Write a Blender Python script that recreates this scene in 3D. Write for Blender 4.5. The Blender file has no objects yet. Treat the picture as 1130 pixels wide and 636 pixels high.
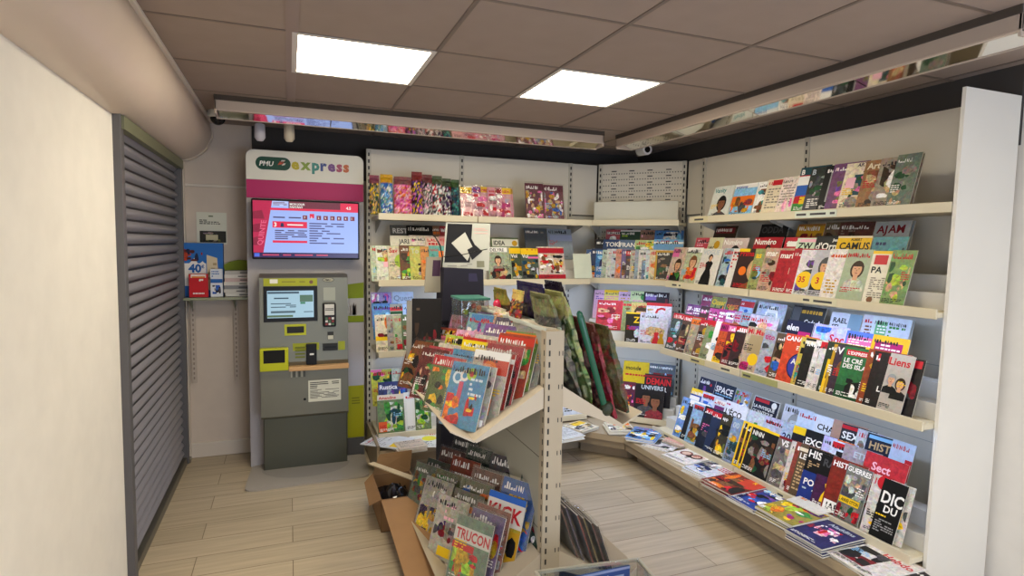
import bpy, math, random
from mathutils import Matrix, Vector, noise
rnd = random.Random(11)
SC = bpy.context.scene
COL = SC.collection
V3 = Vector

# ------------------------------------------------------------------ camera (measured from the photograph)
F, CX, CY, HC = 642.0, 565.0, 318.0, 1.63
yaw, pit, rol = math.radians(20.98), math.radians(-4.26), math.radians(0.905)
CF = V3((math.sin(yaw)*math.cos(pit), math.cos(yaw)*math.cos(pit), math.sin(pit)))
_r = V3((math.cos(yaw), -math.sin(yaw), 0)); _u = _r.cross(CF)
CR = _r*math.cos(rol) + _u*math.sin(rol); CU = _u*math.cos(rol) - _r*math.sin(rol)
CP = V3((0, 0, HC))
def ray(px, py): return CF + CR*((px-CX)/F) - CU*((py-CY)/F)
def on_z(px, py, z):
    d = ray(px, py); return CP + d*((z-HC)/d.z)
def solve_s(P, ex, px):
    n = CR*F - CF*(px-CX)
    return -((P-CP).dot(n))/(ex.dot(n))
cd = bpy.data.cameras.new('camera'); cam = bpy.data.objects.new('camera', cd); COL.objects.link(cam)
cam.matrix_world = Matrix(((CR.x, CU.x, -CF.x, 0), (CR.y, CU.y, -CF.y, 0), (CR.z, CU.z, -CF.z, HC), (0, 0, 0, 1)))
cd.sensor_fit = 'HORIZONTAL'; cd.sensor_width = 36; cd.lens = 36*F/1130; cd.clip_start = .02
SC.camera = cam

# ------------------------------------------------------------------ colours
def lin(c): return c/12.92 if c <= .04045 else ((c+.055)/1.055)**2.4
PAL = dict(k='161616', w='f0eee8', r='c3202b', R='781622', o='e37424', y='efc51f', Y='bf9220', g='3f8a3c', G='1e4a2a', l='a6c63a',
           t='3c8f8d', T='1d4650', b='2d60b4', B='1a2450', c='88bfe6', p='e26fa6', P='b2206a', v='6b4298', V='35204c', n='7b4f2e', N='3a281a',
           s='d9a681', S='875940', e='9b9b9b', E='4b4b4d', m='e6d8ba', M='c5a577', i='d6dcea', q='6c7036', z='c2c9b6', a='f2b9c9', d='b8c4cc', h='8a7f72')
_cc = {}
def C(k):
    if isinstance(k, tuple): return k
    if k not in _cc:
        h = PAL.get(k, k).lstrip('#')
        _cc[k] = tuple(lin(int(h[i:i+2], 16)/255) for i in (0, 2, 4)) + (1.0,)
    return _cc[k]

# ------------------------------------------------------------------ materials
MATS = {}
def newmat(name):
    m = bpy.data.materials.new(name); m.use_nodes = True; MATS[name] = m
    return m, m.node_tree.nodes, m.node_tree.links, m.node_tree.nodes['Principled BSDF']
def colmat(name, rough, metal=0.0, spec=.5, noise=0.0, scale=40, coat=0.0, bump=0.0):
    m, N, L, b = newmat(name)
    a = N.new('ShaderNodeAttribute'); a.attribute_name = 'Col'
    b.inputs['Roughness'].default_value = rough; b.inputs['Metallic'].default_value = metal
    b.inputs['Specular IOR Level'].default_value = spec; b.inputs['Coat Weight'].default_value = coat
    out = a.outputs['Color']
    if noise or bump:
        tc = N.new('ShaderNodeTexCoord'); n = N.new('ShaderNodeTexNoise'); n.inputs['Scale'].default_value = scale
        n.inputs['Detail'].default_value = 4; L.new(tc.outputs['Object'], n.inputs['Vector'])
        if noise:
            mr = N.new('ShaderNodeMapRange'); mr.inputs['To Min'].default_value = 1-noise; mr.inputs['To Max'].default_value = 1+noise
            mx = N.new('ShaderNodeMix'); mx.data_type = 'RGBA'; mx.blend_type = 'MULTIPLY'; mx.inputs[0].default_value = 1
            L.new(n.outputs['Fac'], mr.inputs['Value']); L.new(out, mx.inputs[6]); L.new(mr.outputs['Result'], mx.inputs[7]); out = mx.outputs[2]
        if bump:
            bm = N.new('ShaderNodeBump'); bm.inputs['Strength'].default_value = bump; bm.inputs['Distance'].default_value = .01
            L.new(n.outputs['Fac'], bm.inputs['Height']); L.new(bm.outputs['Normal'], b.inputs['Normal'])
    L.new(out, b.inputs['Base Color'])
    return m
def printmat(name, rough, bump=0.0, k=1.0):      # printed paper: alpha of the colour says how photographic (mottled) the print is
    m, N, L, b = newmat(name)
    a = N.new('ShaderNodeAttribute'); a.attribute_name = 'Col'
    tc = N.new('ShaderNodeTexCoord'); oi = N.new('ShaderNodeObjectInfo'); ad = N.new('ShaderNodeVectorMath'); ad.operation = 'MULTIPLY_ADD'
    ad.inputs[1].default_value = (1, 1, 1)
    cx = N.new('ShaderNodeCombineXYZ'); mu = N.new('ShaderNodeMath'); mu.operation = 'MULTIPLY'; mu.inputs[1].default_value = 37
    L.new(oi.outputs['Random'], mu.inputs[0]); L.new(mu.outputs[0], cx.inputs[0]); L.new(mu.outputs[0], cx.inputs[2])
    L.new(tc.outputs['Object'], ad.inputs[0]); L.new(cx.outputs[0], ad.inputs[2])
    n = N.new('ShaderNodeTexNoise'); n.inputs['Scale'].default_value = 42*k; n.inputs['Detail'].default_value = 5; n.inputs['Roughness'].default_value = .68; n.inputs['Distortion'].default_value = .6
    v = N.new('ShaderNodeTexVoronoi'); v.inputs['Scale'].default_value = 62*k; L.new(ad.outputs[0], n.inputs['Vector'])
    dm = N.new('ShaderNodeMix'); dm.data_type = 'VECTOR'; dm.inputs[0].default_value = .05; L.new(ad.outputs[0], dm.inputs[4]); L.new(n.outputs['Color'], dm.inputs[5]); L.new(dm.outputs[1], v.inputs['Vector'])
    ms = N.new('ShaderNodeMath'); ms.operation = 'SUBTRACT'; ms.inputs[0].default_value = 1; L.new(a.outputs['Alpha'], ms.inputs[1])
    mr = N.new('ShaderNodeMapRange'); mr.inputs['From Min'].default_value = .32; mr.inputs['From Max'].default_value = .68; mr.inputs['To Min'].default_value = .3; mr.inputs['To Max'].default_value = 1.7; L.new(n.outputs['Fac'], mr.inputs['Value'])
    m1 = N.new('ShaderNodeMix'); m1.data_type = 'RGBA'; m1.blend_type = 'MULTIPLY'; L.new(ms.outputs[0], m1.inputs[0]); L.new(a.outputs['Color'], m1.inputs[6]); L.new(mr.outputs['Result'], m1.inputs[7])
    m2 = N.new('ShaderNodeMix'); m2.data_type = 'RGBA'; m2.blend_type = 'OVERLAY'; f2 = N.new('ShaderNodeMath'); f2.operation = 'MULTIPLY'; f2.inputs[1].default_value = .38; L.new(ms.outputs[0], f2.inputs[0]); L.new(f2.outputs[0], m2.inputs[0])
    L.new(m1.outputs[2], m2.inputs[6]); L.new(v.outputs['Color'], m2.inputs[7]); L.new(m2.outputs[2], b.inputs['Base Color'])
    b.inputs['Roughness'].default_value = rough; b.inputs['Specular IOR Level'].default_value = .5 if bump else .22
    if bump:
        bm = N.new('ShaderNodeBump'); bm.inputs['Strength'].default_value = bump; bm.inputs['Distance'].default_value = .012
        L.new(n.outputs['Fac'], bm.inputs['Height']); L.new(bm.outputs['Normal'], b.inputs['Normal'])
printmat('print', .42)
printmat('bag', .14, .9, .7)
def mot(c, a): q = C(c); return (q[0], q[1], q[2], 1-a)
colmat('paint', .5, noise=.03, scale=5)
colmat('gloss', .12, noise=.03, scale=5)
colmat('matte', .85, noise=.07, scale=9)
colmat('plastic', .36, spec=.22, noise=.03, scale=8)
colmat('steel', .4, metal=.75, noise=.05, scale=6)
colmat('mirror', .07, metal=1.0)
colmat('card', .8, noise=.10, scale=14)
m, N, L, b = newmat('screen')
a = N.new('ShaderNodeAttribute'); a.attribute_name = 'Col'
L.new(a.outputs['Color'], b.inputs['Emission Color']); b.inputs['Emission Strength'].default_value = .95
b.inputs['Base Color'].default_value = (.01, .01, .01, 1); b.inputs['Roughness'].default_value = .2
m, N, L, b = newmat('lamp')
tc = N.new('ShaderNodeTexCoord'); n = N.new('ShaderNodeTexNoise'); n.inputs['Scale'].default_value = 9; n.inputs['Detail'].default_value = 3
L.new(tc.outputs['Object'], n.inputs['Vector'])
cr = N.new('ShaderNodeValToRGB'); cr.color_ramp.elements[0].color = (1, .85, .64, 1); cr.color_ramp.elements[1].color = (1, .93, .73, 1)
L.new(n.outputs['Fac'], cr.inputs['Fac']); L.new(cr.outputs['Color'], b.inputs['Emission Color'])
b.inputs['Emission Strength'].default_value = 21.0; b.inputs['Base Color'].default_value = (.8, .8, .8, 1)
m, N, L, b = newmat('led')
b.inputs['Emission Color'].default_value = (.45, .62, 1, 1); b.inputs['Emission Strength'].default_value = 30.0; b.inputs['Base Color'].default_value = (.8, .8, .8, 1)
def filmmat(name, col, glossy, rough, fac):
    m, N, L, b = newmat(name); N.remove(b)
    o = N['Material Output']; t = N.new('ShaderNodeBsdfTransparent'); g = N.new('ShaderNodeBsdfGlossy'); mx = N.new('ShaderNodeMixShader')
    t.inputs['Color'].default_value = col; g.inputs['Color'].default_value = glossy; g.inputs['Roughness'].default_value = rough
    tc = N.new('ShaderNodeTexCoord'); n = N.new('ShaderNodeTexNoise'); n.inputs['Scale'].default_value = 22; n.inputs['Detail'].default_value = 3
    bm = N.new('ShaderNodeBump'); bm.inputs['Strength'].default_value = .6; bm.inputs['Distance'].default_value = .01
    L.new(tc.outputs['Object'], n.inputs['Vector']); L.new(n.outputs['Fac'], bm.inputs['Height']); L.new(bm.outputs['Normal'], g.inputs['Normal'])
    mx.inputs[0].default_value = fac
    L.new(t.outputs[0], mx.inputs[1]); L.new(g.outputs[0], mx.inputs[2]); L.new(mx.outputs[0], o.inputs['Surface'])
filmmat('film', (.97, .97, .97, 1), (.9, .9, .9, 1), .12, .09)
filmmat('clear', (.86, .89, .87, 1), (.85, .87, .85, 1), .15, .25)

m, N, L, b = newmat('floor')                    # beige wood-look planks running along X
tc = N.new('ShaderNodeTexCoord'); br = N.new('ShaderNodeTexBrick')
br.offset = .37; br.offset_frequency = 2; br.inputs['Scale'].default_value = 1
br.inputs['Brick Width'].default_value = 1.25; br.inputs['Row Height'].default_value = .192
br.inputs['Mortar Size'].default_value = .0022; br.inputs['Mortar Smooth'].default_value = .3
br.inputs['Color1'].default_value = C('bcad94'); br.inputs['Color2'].default_value = C('ad9e85'); br.inputs['Mortar'].default_value = C('6b5a42')
L.new(tc.outputs['Object'], br.inputs['Vector'])
mp = N.new('ShaderNodeMapping'); mp.inputs['Scale'].default_value = (1.3, 22, 1); n = N.new('ShaderNodeTexNoise'); n.inputs['Scale'].default_value = 1.6; n.inputs['Detail'].default_value = 6
L.new(tc.outputs['Object'], mp.inputs['Vector']); L.new(mp.outputs['Vector'], n.inputs['Vector'])
mr = N.new('ShaderNodeMapRange'); mr.inputs['From Min'].default_value = .3; mr.inputs['From Max'].default_value = .7; mr.inputs['To Min'].default_value = .84; mr.inputs['To Max'].default_value = 1.12
mx = N.new('ShaderNodeMix'); mx.data_type = 'RGBA'; mx.blend_type = 'MULTIPLY'; mx.inputs[0].default_value = 1
L.new(n.outputs['Fac'], mr.inputs['Value']); L.new(br.outputs['Color'], mx.inputs[6]); L.new(mr.outputs['Result'], mx.inputs[7]); L.new(mx.outputs[2], b.inputs['Base Color'])
b.inputs['Roughness'].default_value = .38
bm = N.new('ShaderNodeBump'); bm.inputs['Strength'].default_value = .25; bm.inputs['Distance'].default_value = .004; L.new(br.outputs['Fac'], bm.inputs['Height']); bm.invert = True
L.new(bm.outputs['Normal'], b.inputs['Normal'])

# ------------------------------------------------------------------ text outlines
_tx = {}
def text_geo(s, bold=.025):
    k = (s, bold)
    if k not in _tx:
        cu = bpy.data.curves.new('t', 'FONT'); cu.body = s; cu.size = 1; cu.resolution_u = 2; cu.offset = bold; cu.fill_mode = 'FRONT'
        o = bpy.data.objects.new('t', cu); COL.objects.link(o)
        dg = bpy.context.evaluated_depsgraph_get(); me = o.evaluated_get(dg).to_mesh()
        vs = [(v.co.x, v.co.y) for v in me.vertices]; fs = [tuple(p.vertices) for p in me.polygons]
        o.evaluated_get(dg).to_mesh_clear(); bpy.data.objects.remove(o); bpy.data.curves.remove(cu)
        x0 = min(v[0] for v in vs); x1 = max(v[0] for v in vs); H = .72
        _tx[k] = ([((x-x0)/H, y/H) for x, y in vs], fs, (x1-x0)/H)
    return _tx[k]

# ------------------------------------------------------------------ mesh builder
class MB:
    def __init__(s): s.v = []; s.f = []; s.c = []; s.sm = []; s.M = Matrix.Identity(4)
    def add(s, pts, faces, col, smooth=False):
        b = len(s.v); M = s.M
        s.v += [M @ V3(p) for p in pts]; cs = col if isinstance(col, list) else C(col)
        for f in faces: s.f.append([b+i for i in f]); s.c.append(cs); s.sm.append(smooth)
    def poly(s, pts, col): s.add(pts, [range(len(pts))], col)
    def box(s, x0, x1, y0, y1, z0, z1, col):
        s.add([(x, y, z) for z in (z0, z1) for y in (y0, y1) for x in (x0, x1)],
              [(0, 2, 3, 1), (4, 5, 7, 6), (0, 1, 5, 4), (1, 3, 7, 5), (3, 2, 6, 7), (2, 0, 4, 6)], col)
    def prism(s, prof, axis, a, b, col, smooth=False):          # closed profile swept along an axis; profile in the two other axes
        def P(p, t): return (t, p[0], p[1]) if axis == 'x' else ((p[0], t, p[1]) if axis == 'y' else (p[0], p[1], t))
        n = len(prof); pts = [P(p, a) for p in prof] + [P(p, b) for p in prof]
        s.add(pts, [(i, (i+1) % n, n+(i+1) % n, n+i) for i in range(n)], col, smooth)
        s.add(pts, [tuple(range(n)), tuple(range(2*n-1, n-1, -1))], col)
    def ring(s, rings, col, caps=True, smooth=True):
        n = len(rings[0]); pts = [p for r in rings for p in r]; fs = []
        for k in range(len(rings)-1):
            for i in range(n): fs.append((k*n+i, k*n+(i+1) % n, (k+1)*n+(i+1) % n, (k+1)*n+i))
        s.add(pts, fs, col, smooth)
        if caps: s.add(list(rings[0]), [tuple(range(n-1, -1, -1))], col); s.add(list(rings[-1]), [tuple(range(n))], col)
    def tube(s, path, r, col, n=8):
        rings = []; path = [V3(p) for p in path]
        for i, p in enumerate(path):
            d = (path[min(i+1, len(path)-1)]-path[max(i-1, 0)]).normalized()
            a = d.cross(V3((0, 0, 1)) if abs(d.z) < .9 else V3((1, 0, 0))).normalized(); b = d.cross(a)
            rr = r[i] if isinstance(r, (list, tuple)) else r
            rings.append([p+a*(rr*math.cos(2*math.pi*k/n))+b*(rr*math.sin(2*math.pi*k/n)) for k in range(n)])
        s.ring(rings, col)
    def ball(s, c, rx, ry, rz, col, n=14, m=9, z0=-1.0, z1=1.0):
        rings = []
        for j in range(m+1):
            t = math.asin(z0)+(math.asin(z1)-math.asin(z0))*j/m; q = max(math.cos(t), .002)
            rings.append([(c[0]+rx*q*math.cos(2*math.pi*k/n), c[1]+ry*q*math.sin(2*math.pi*k/n), c[2]+rz*math.sin(t)) for k in range(n)])
        s.ring(rings, col)
    def text(s, T, x, y, z, size, col, bold=.025, maxw=None, slant=0, axis='xz', align='l'):
        vs, fs, w = text_geo(T, bold); kx = size
        if maxw and w*size > maxw: kx = maxw/w
        x0 = x - (w*kx/2 if align == 'c' else 0)
        s.add([(x0+u*kx+slant*q*size, y, z+q*size) for u, q in vs], fs, col)
        return w*kx
    def build(s, name, mat, parent=None, M=None, bevel=0, props=None):
        me = bpy.data.meshes.new(name); me.from_pydata([tuple(v) for v in s.v], [], s.f); me.materials.append(MATS[mat])
        at = me.attributes.new('Col', 'FLOAT_COLOR', 'CORNER')
        buf = []
        for f, c in zip(s.f, s.c):
            if isinstance(c, list):
                for q in c: buf += list(q)
            else: buf += list(c)*len(f)
        at.data.foreach_set('color', buf); me.polygons.foreach_set('use_smooth', s.sm); me.update()
        o = bpy.data.objects.new(name, me); COL.objects.link(o)
        if parent: o.parent = parent
        if M is not None: o.matrix_local = M
        if bevel:
            bv = o.modifiers.new('bevel', 'BEVEL'); bv.width = bevel; bv.segments = 2; bv.limit_method = 'ANGLE'; bv.angle_limit = math.radians(50)
        return o
def tag(o, label, cat, group=None):
    o['label'] = label; o['category'] = cat
    if group: o['group'] = group
    return o
def thing(name, label, cat, loc=(0, 0, 0), rz=0, group=None):
    o = bpy.data.objects.new(name, None); COL.objects.link(o); o.empty_display_size = .05
    o.matrix_local = Matrix.Translation(loc) @ Matrix.Rotation(rz, 4, 'Z')
    return tag(o, label, cat, group)
def struct(name, mb, mat, bevel=0, parent=None):
    o = mb.build(name, mat, parent, bevel=bevel)
    if not parent: o['kind'] = 'structure'
    return o
def frame(P, ex, ey, ez):
    return Matrix(((ex.x, ey.x, ez.x, P.x), (ex.y, ey.y, ez.y, P.y), (ex.z, ey.z, ez.z, P.z), (0, 0, 0, 1)))
ZUP = V3((0, 0, 1))
def lean(P, ex, ey, tilt, yaw=0):                # local x along the shelf, y into the page block, z up the cover, leaning back by tilt
    e1 = (ex*math.cos(yaw)+ey*math.sin(yaw)); e2 = (ey*math.cos(yaw)-ex*math.sin(yaw))
    up = ZUP*math.cos(tilt)+e2*math.sin(tilt); dp = e2*math.cos(tilt)-ZUP*math.sin(tilt)
    return frame(P, e1, dp, up)

# ------------------------------------------------------------------ printed covers
def greek(mb, w, h, col, u0, v0, u1, v1, n, y):
    n = n+1 if n > 1 else 1; dv = (v1-v0)/n
    for k in range(n):
        u = u0; vb = v1-dv*(k+1)+dv*.25
        while u < u1-.02:
            ln = min(rnd.uniform(.04, .13), u1-u)
            if rnd.random() < .9: mb.poly([(u*w, y, vb*h), ((u+ln)*w, y, vb*h), ((u+ln)*w, y, (vb+dv*.5)*h), (u*w, y, (vb+dv*.5)*h)], col)
            u += ln+.025
            if rnd.random() < .12: break
def glyphs(mb, w, h, col, u0, v0, u1, v1, y):            # a masthead too small to read: packed letter-like marks
    u = u0; H = (v1-v0)*h; z = v0*h
    while u < u1-.05:
        g = rnd.uniform(.035, .07); x = u*w; W = g*w; b = W*.42; k = rnd.randint(0, 3); t = H*rnd.uniform(.75, 1)
        if k == 0: q = [[(0, 0), (b, 0), (b*1.2, t), (b*.2, t)]]
        elif k == 1: q = [[(0, 0), (W, 0), (W, t*.45), (0, t*.35)]]
        elif k == 2: q = [[(0, t*.3), (W*.8, 0), (W, t*.5), (W*.5, t), (0, t*.9)]]
        else: q = [[(0, 0), (W, 0), (W*.8, t), (0, t)]]
        for p in q: mb.poly([(x+a, y, z+c) for a, c in p], col)
        u += g+.018
def disc(mb, cx, cz, rx, rz, y, col, n=16, a0=0, a1=2*math.pi):
    mb.poly([(cx+rx*math.cos(a0+(a1-a0)*k/n), y, cz+rz*math.sin(a0+(a1-a0)*k/n)) for k in range(n if a1-a0 > 6 else n+1)], col)
def blobs(mb, w, h, cols, n, u0, v0, u1, v1, y, sz=.16):
    for k in range(n):
        cx = rnd.uniform(u0, u1); cz = rnd.uniform(v0, v1); r = sz*rnd.uniform(.35, 1.2); m = rnd.randint(7, 11); ph = rnd.uniform(0, 6)
        st = rnd.uniform(.5, 1.8); P = []
        for i in range(m):
            q = r*rnd.uniform(.72, 1.05); t = ph+2*math.pi*i/m
            P.append((min(max(cx+q*math.cos(t)*st, u0), u1)*w, y-.00002*k, min(max(cz+q*math.sin(t)*.75/st, v0), v1)*h))
        mb.poly(P, mot(cols[k % len(cols)], .75))
def portrait(mb, w, h, skin, hair, cloth, cx, cy, s, y):
    X = cx*w; Z = cy*h; r = s*w
    mb.poly([(max(X-1.5*r, .002), y, max(Z-2.9*r, .002)), (min(X+1.5*r, w-.002), y, max(Z-2.9*r, .002)), (min(X+1.35*r, w-.002), y, Z-1.75*r), (X+.5*r, y, Z-1.3*r), (X-.5*r, y, Z-1.3*r), (max(X-1.35*r, .002), y, Z-1.75*r)], mot(cloth, .6))
    disc(mb, X, Z-.05*r, .95*r, 1.2*r, y-.0002, mot(hair, .4))
    mb.poly([(X-.33*r, y-.0003, Z-1.5*r), (X+.33*r, y-.0003, Z-1.5*r), (X+.33*r, y-.0003, Z-.5*r), (X-.33*r, y-.0003, Z-.5*r)], skin)
    disc(mb, X, Z-.1*r, .68*r, .9*r, y-.0004, mot(skin, .25))
    for sx in (-.28, .28): disc(mb, X+sx*r, Z+.05*r, .13*r, .045*r, y-.0006, 'N', 8)
    mb.poly([(X-.07*r, y-.0006, Z-.3*r), (X+.07*r, y-.0006, Z-.3*r), (X, y-.0006, Z)], 'S')
    disc(mb, X, Z-.52*r, .2*r, .06*r, y-.0006, '9a4a44', 10)
    mb.poly([(X-.72*r, y-.0006, Z+.35*r), (X+.72*r, y-.0006, Z+.35*r), (X+.5*r, y-.0006, Z+.9*r), (X-.5*r, y-.0006, Z+.9*r)], hair)
def figure(mb, w, h, dress, skin, hair, cx, v0, v1, y):
    H = (v1-v0)*h; X = cx*w; Z = v0*h; r = H*.09
    mb.poly([(X-.26*H, y, Z), (X+.24*H, y, Z), (X+.2*H, y, Z+.3*H), (X+.11*H, y, Z+.5*H), (X+.17*H, y, Z+.72*H), (X+.05*H, y, Z+.8*H), (X-.05*H, y, Z+.8*H), (X-.17*H, y, Z+.72*H), (X-.11*H, y, Z+.5*H), (X-.22*H, y, Z+.25*H)], dress)
    disc(mb, X, Z+.91*H, r*1.1, r*1.15, y-.0002, mot(hair, .3), 12)
    disc(mb, X+.2*r, Z+.87*H, r*.75, r*.95, y-.0004, skin, 12)
    mb.poly([(X-.3*r, y-.0003, Z+.76*H), (X+.4*r, y-.0003, Z+.76*H), (X+.4*r, y-.0003, Z+.84*H), (X-.3*r, y-.0003, Z+.84*H)], skin)
def cover(mb, w, h, bg, el, y0=0.0):
    y = y0; txt = False
    if el is None: el = ''
    for e in [q for q in el.split(';') if q]:
        A = e.split(','); k = A[0]; y -= .0004
        fl = lambda i, d: float(A[i]) if len(A) > i and A[i] != '' else d
        if k == 'T':
            txt = True; u = fl(5, .06); mb.text(A[1], u*w, y, fl(3, .82)*h, fl(4, .11)*h, A[2], maxw=(fl(6, .97)-u)*w)
        elif k == 'R': u0, v0, u1, v1 = (float(q) for q in A[2:6]); mb.poly([(u0*w, y, v0*h), (u1*w, y, v0*h), (u1*w, y, v1*h), (u0*w, y, v1*h)], A[1])
        elif k == 'K':
            q = fl(2, .06); r = q*w
            for (a, b2, c2, d2) in ((.0, 0, w, r), (0, h-r, w, h), (0, r, r, h-r), (w-r, r, w, h-r)): mb.poly([(a, y, b2), (c2, y, b2), (c2, y, d2), (a, y, d2)], A[1])
        elif k == 'L': greek(mb, w, h, A[1], float(A[2]), float(A[3]), float(A[4]), float(A[5]), int(A[6]), y)
        elif k == 'C': disc(mb, float(A[2])*w, float(A[3])*h, float(A[4])*w, float(A[4])*w, y, A[1])
        elif k == 'P': portrait(mb, w, h, A[1], A[2], A[3], fl(4, .5), fl(5, .55), fl(6, .22), y); y -= .0008
        elif k == 'G': figure(mb, w, h, A[1], A[2], A[3], fl(4, .5), fl(5, .03), fl(6, .8), y); y -= .0006
        elif k == 'B': blobs(mb, w, h, A[1], int(fl(2, 8)*1.7) if fl(2, 8) > 4 else int(fl(2, 8)), fl(3, .05), fl(4, .05), fl(5, .95), fl(6, .78), y, fl(7, .17)); y -= .0004
    return y
def lum(k): c = C(k); return .3*c[0]+.6*c[1]+.1*c[2]
def mag_mesh(w, h, t, bg, el, spine=None):
    mb = MB(); pg = rnd.choice(['e4dfd2', 'dcd6c8', 'ece8de'])
    P = [(0, 0, 0), (w, 0, 0), (w, 0, h), (0, 0, h), (0, t, 0), (w, t, 0), (w, t, h), (0, t, h)]
    mb.add(P, [(0, 1, 2, 3)], mot(bg, .42 if 'B,' in (el or '') else .14)); mb.add(P, [(4, 7, 6, 5)], 'e'); mb.add(P, [(0, 3, 7, 4)], spine or bg); mb.add(P, [(1, 5, 6, 2), (3, 2, 6, 7), (0, 4, 5, 1)], pg)
    y = cover(mb, w, h, bg, el)
    ink = 'w' if lum(bg) < .2 else '2a2a2c'
    if 'T,' not in el and 'N' not in el.split(';')[-1:]:        # a masthead too small to read in the photo
        c2 = 'r' if lum(bg) > .25 and rnd.random() < .5 else ink
        glyphs(mb, w, h, c2, .07, .84, rnd.uniform(.6, .97), rnd.uniform(.91, .96), y-.0004)
    if 'L,' not in el:
        greek(mb, w, h, ink, .07, .05, rnd.uniform(.4, .9), .13, 2, y-.0004)
        u = rnd.choice([.06, .6]); v = rnd.uniform(.2, .5); greek(mb, w, h, rnd.choice([ink, ink, 'y', 'r', 'c']), u, v, u+.33, v+.16, 3, y-.0008)
    return mb
ORD = 'zeroth first second third fourth fifth sixth seventh eighth ninth tenth eleventh twelfth thirteenth fourteenth fifteenth sixteenth seventeenth eighteenth nineteenth twentieth'.split()
ALLMAGS = []
def make_mag(M, w, h, t, bg, el, spine=None, film=False, name='magazine'):
    o = mag_mesh(w, h, t, bg, el, spine).build(name, 'print', None, M)
    if film:
        f = MB(); f.box(-.004, w+.004, -.009, t+.004, -.001, h+.012, 'w'); f.build('plastic_wrap', 'film', o)
    return o
def row(where, base, ex, ey, items, tilt=17, h=.28, t=.0035, group=None, film=False, name='magazine', cat='magazine', maxw=.235, yaw=0.0, smax=None):
    base = V3(base); a = math.radians(tilt); yr = math.radians(yaw); ey2 = ey*math.cos(yr)-ex*math.sin(yr); ex2 = ex*math.cos(yr)+ey*math.sin(yr)
    off = ey2*(h*math.sin(a))+ZUP*(h*math.cos(a)); res = []; descs = [it[2] for it in items]
    S = [solve_s(base+off, ex, it[0]) for it in items]
    seen = {}
    for i, it in enumerate(items):
        s0 = S[i]; vis = solve_s(base+off+ex*s0, ex2, it[1]); hh = it[5] if len(it) > 5 else h*rnd.uniform(.97, 1.02); nxt = S[i+1]-s0 if i+1 < len(items) else 9
        w = min(vis, maxw); yw = yr; tt = t
        if yaw:
            if vis < .15: w = rnd.uniform(.18, .205)
            tt = max(.002, min(t, nxt*math.sin(yr)*.8))
        elif vis < .16 and nxt < .15: w = rnd.uniform(.19, .215); yw = math.radians(5.0); tt = min(t, max(.0018, nxt*.07))
        elif vis < .15: w = max(vis, .12)
        if smax is not None:
            if s0 > smax-.03: print('ROW END', it[2], s0, smax); continue
            w = min(w, smax-s0)
        P = base+ex*s0
        o = make_mag(lean(P, ex, ey, a+math.radians(rnd.uniform(-.5, .5)), yw), w, hh, tt, it[3], it[4], film=film and rnd.random() < .8, name=name)
        if descs.count(it[2]) > 1: lab = '%s, %s from left %s' % (it[2], ORD[i+1], where)
        else: lab = '%s %s' % (it[2], where)
        tag(o, lab, cat, group or ('magazines '+where)); res.append(o); ALLMAGS.append(o)
    return res
# ------------------------------------------------------------------ the room
ZC = HC+.85; GX, GY, GP = .0217, 2.595, .602                     # ceiling height and tile grid
XL, XR, YB, YS = -.72, 3.12, 4.82, -2.0
mb = MB(); mb.box(-1.3, XR+.1, YS-.1, YB+.15, -.08, 0, 'w'); struct('floor', mb, 'floor')
lights = [(0, 0), (2, 0), (0, -5), (2, -5)]
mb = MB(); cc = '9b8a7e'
cells = {}
for i in range(-3, 7):
    for j in range(-10, 5):
        if (i, j) in lights: continue
        x0, x1 = max(GX+i*GP, -1.3), min(GX+(i+1)*GP, XR+.1); y0, y1 = GY+j*GP, min(GY+(j+1)*GP, YB+.15)
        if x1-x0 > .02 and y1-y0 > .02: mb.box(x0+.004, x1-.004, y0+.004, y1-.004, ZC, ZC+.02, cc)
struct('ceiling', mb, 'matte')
mb = MB(); mb.box(-1.35, XR+.2, YS-.2, YB+.2, ZC+.09, ZC+.13, '4a4038'); struct('ceiling_deck', mb, 'matte')
mb = MB()
for i in range(-2, 6):
    x = GX+i*GP; wd = .024 if i == 0 else .009
    mb.box(x-wd, x+wd, YS, YB, ZC-.003, ZC+.012, '74655a' if i else '968478')  # thin bars coloured darker to draw the shadow gaps between tiles
for j in range(-10, 5):
    y = GY+j*GP; mb.box(-1.3, XR, y-.008, y+.008, ZC-.0022, ZC+.012, '74655a')
o = struct('trim_4', mb, 'paint')
for k, (i, j) in enumerate(lights):
    x0, y0 = GX+i*GP, GY+j*GP; e = .022
    t = thing('ceiling_light', ['square lit ceiling panel above the betting kiosk', 'square lit ceiling panel above the toy display rack', 'lit ceiling panel behind the viewer, left middle', 'lit ceiling panel behind the viewer, right middle', 'lit ceiling panel at the far back, left', 'lit ceiling panel at the far back, right'][k], 'ceiling light', (x0, y0, ZC), 0, 'square panel lights in the ceiling')
    f = MB()
    for a, b, c, d in ((0, GP, 0, e), (0, GP, GP-e, GP), (0, e, e, GP-e), (GP-e, GP, e, GP-e)): f.box(a, b, c, d, -.004, .03, 'd8d2c8')
    f.build('frame', 'paint', t)
    f = MB(); f.box(e, GP-e, e, GP-e, .0, .02, 'w'); f.build('diffuser', 'lamp', t)
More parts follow.
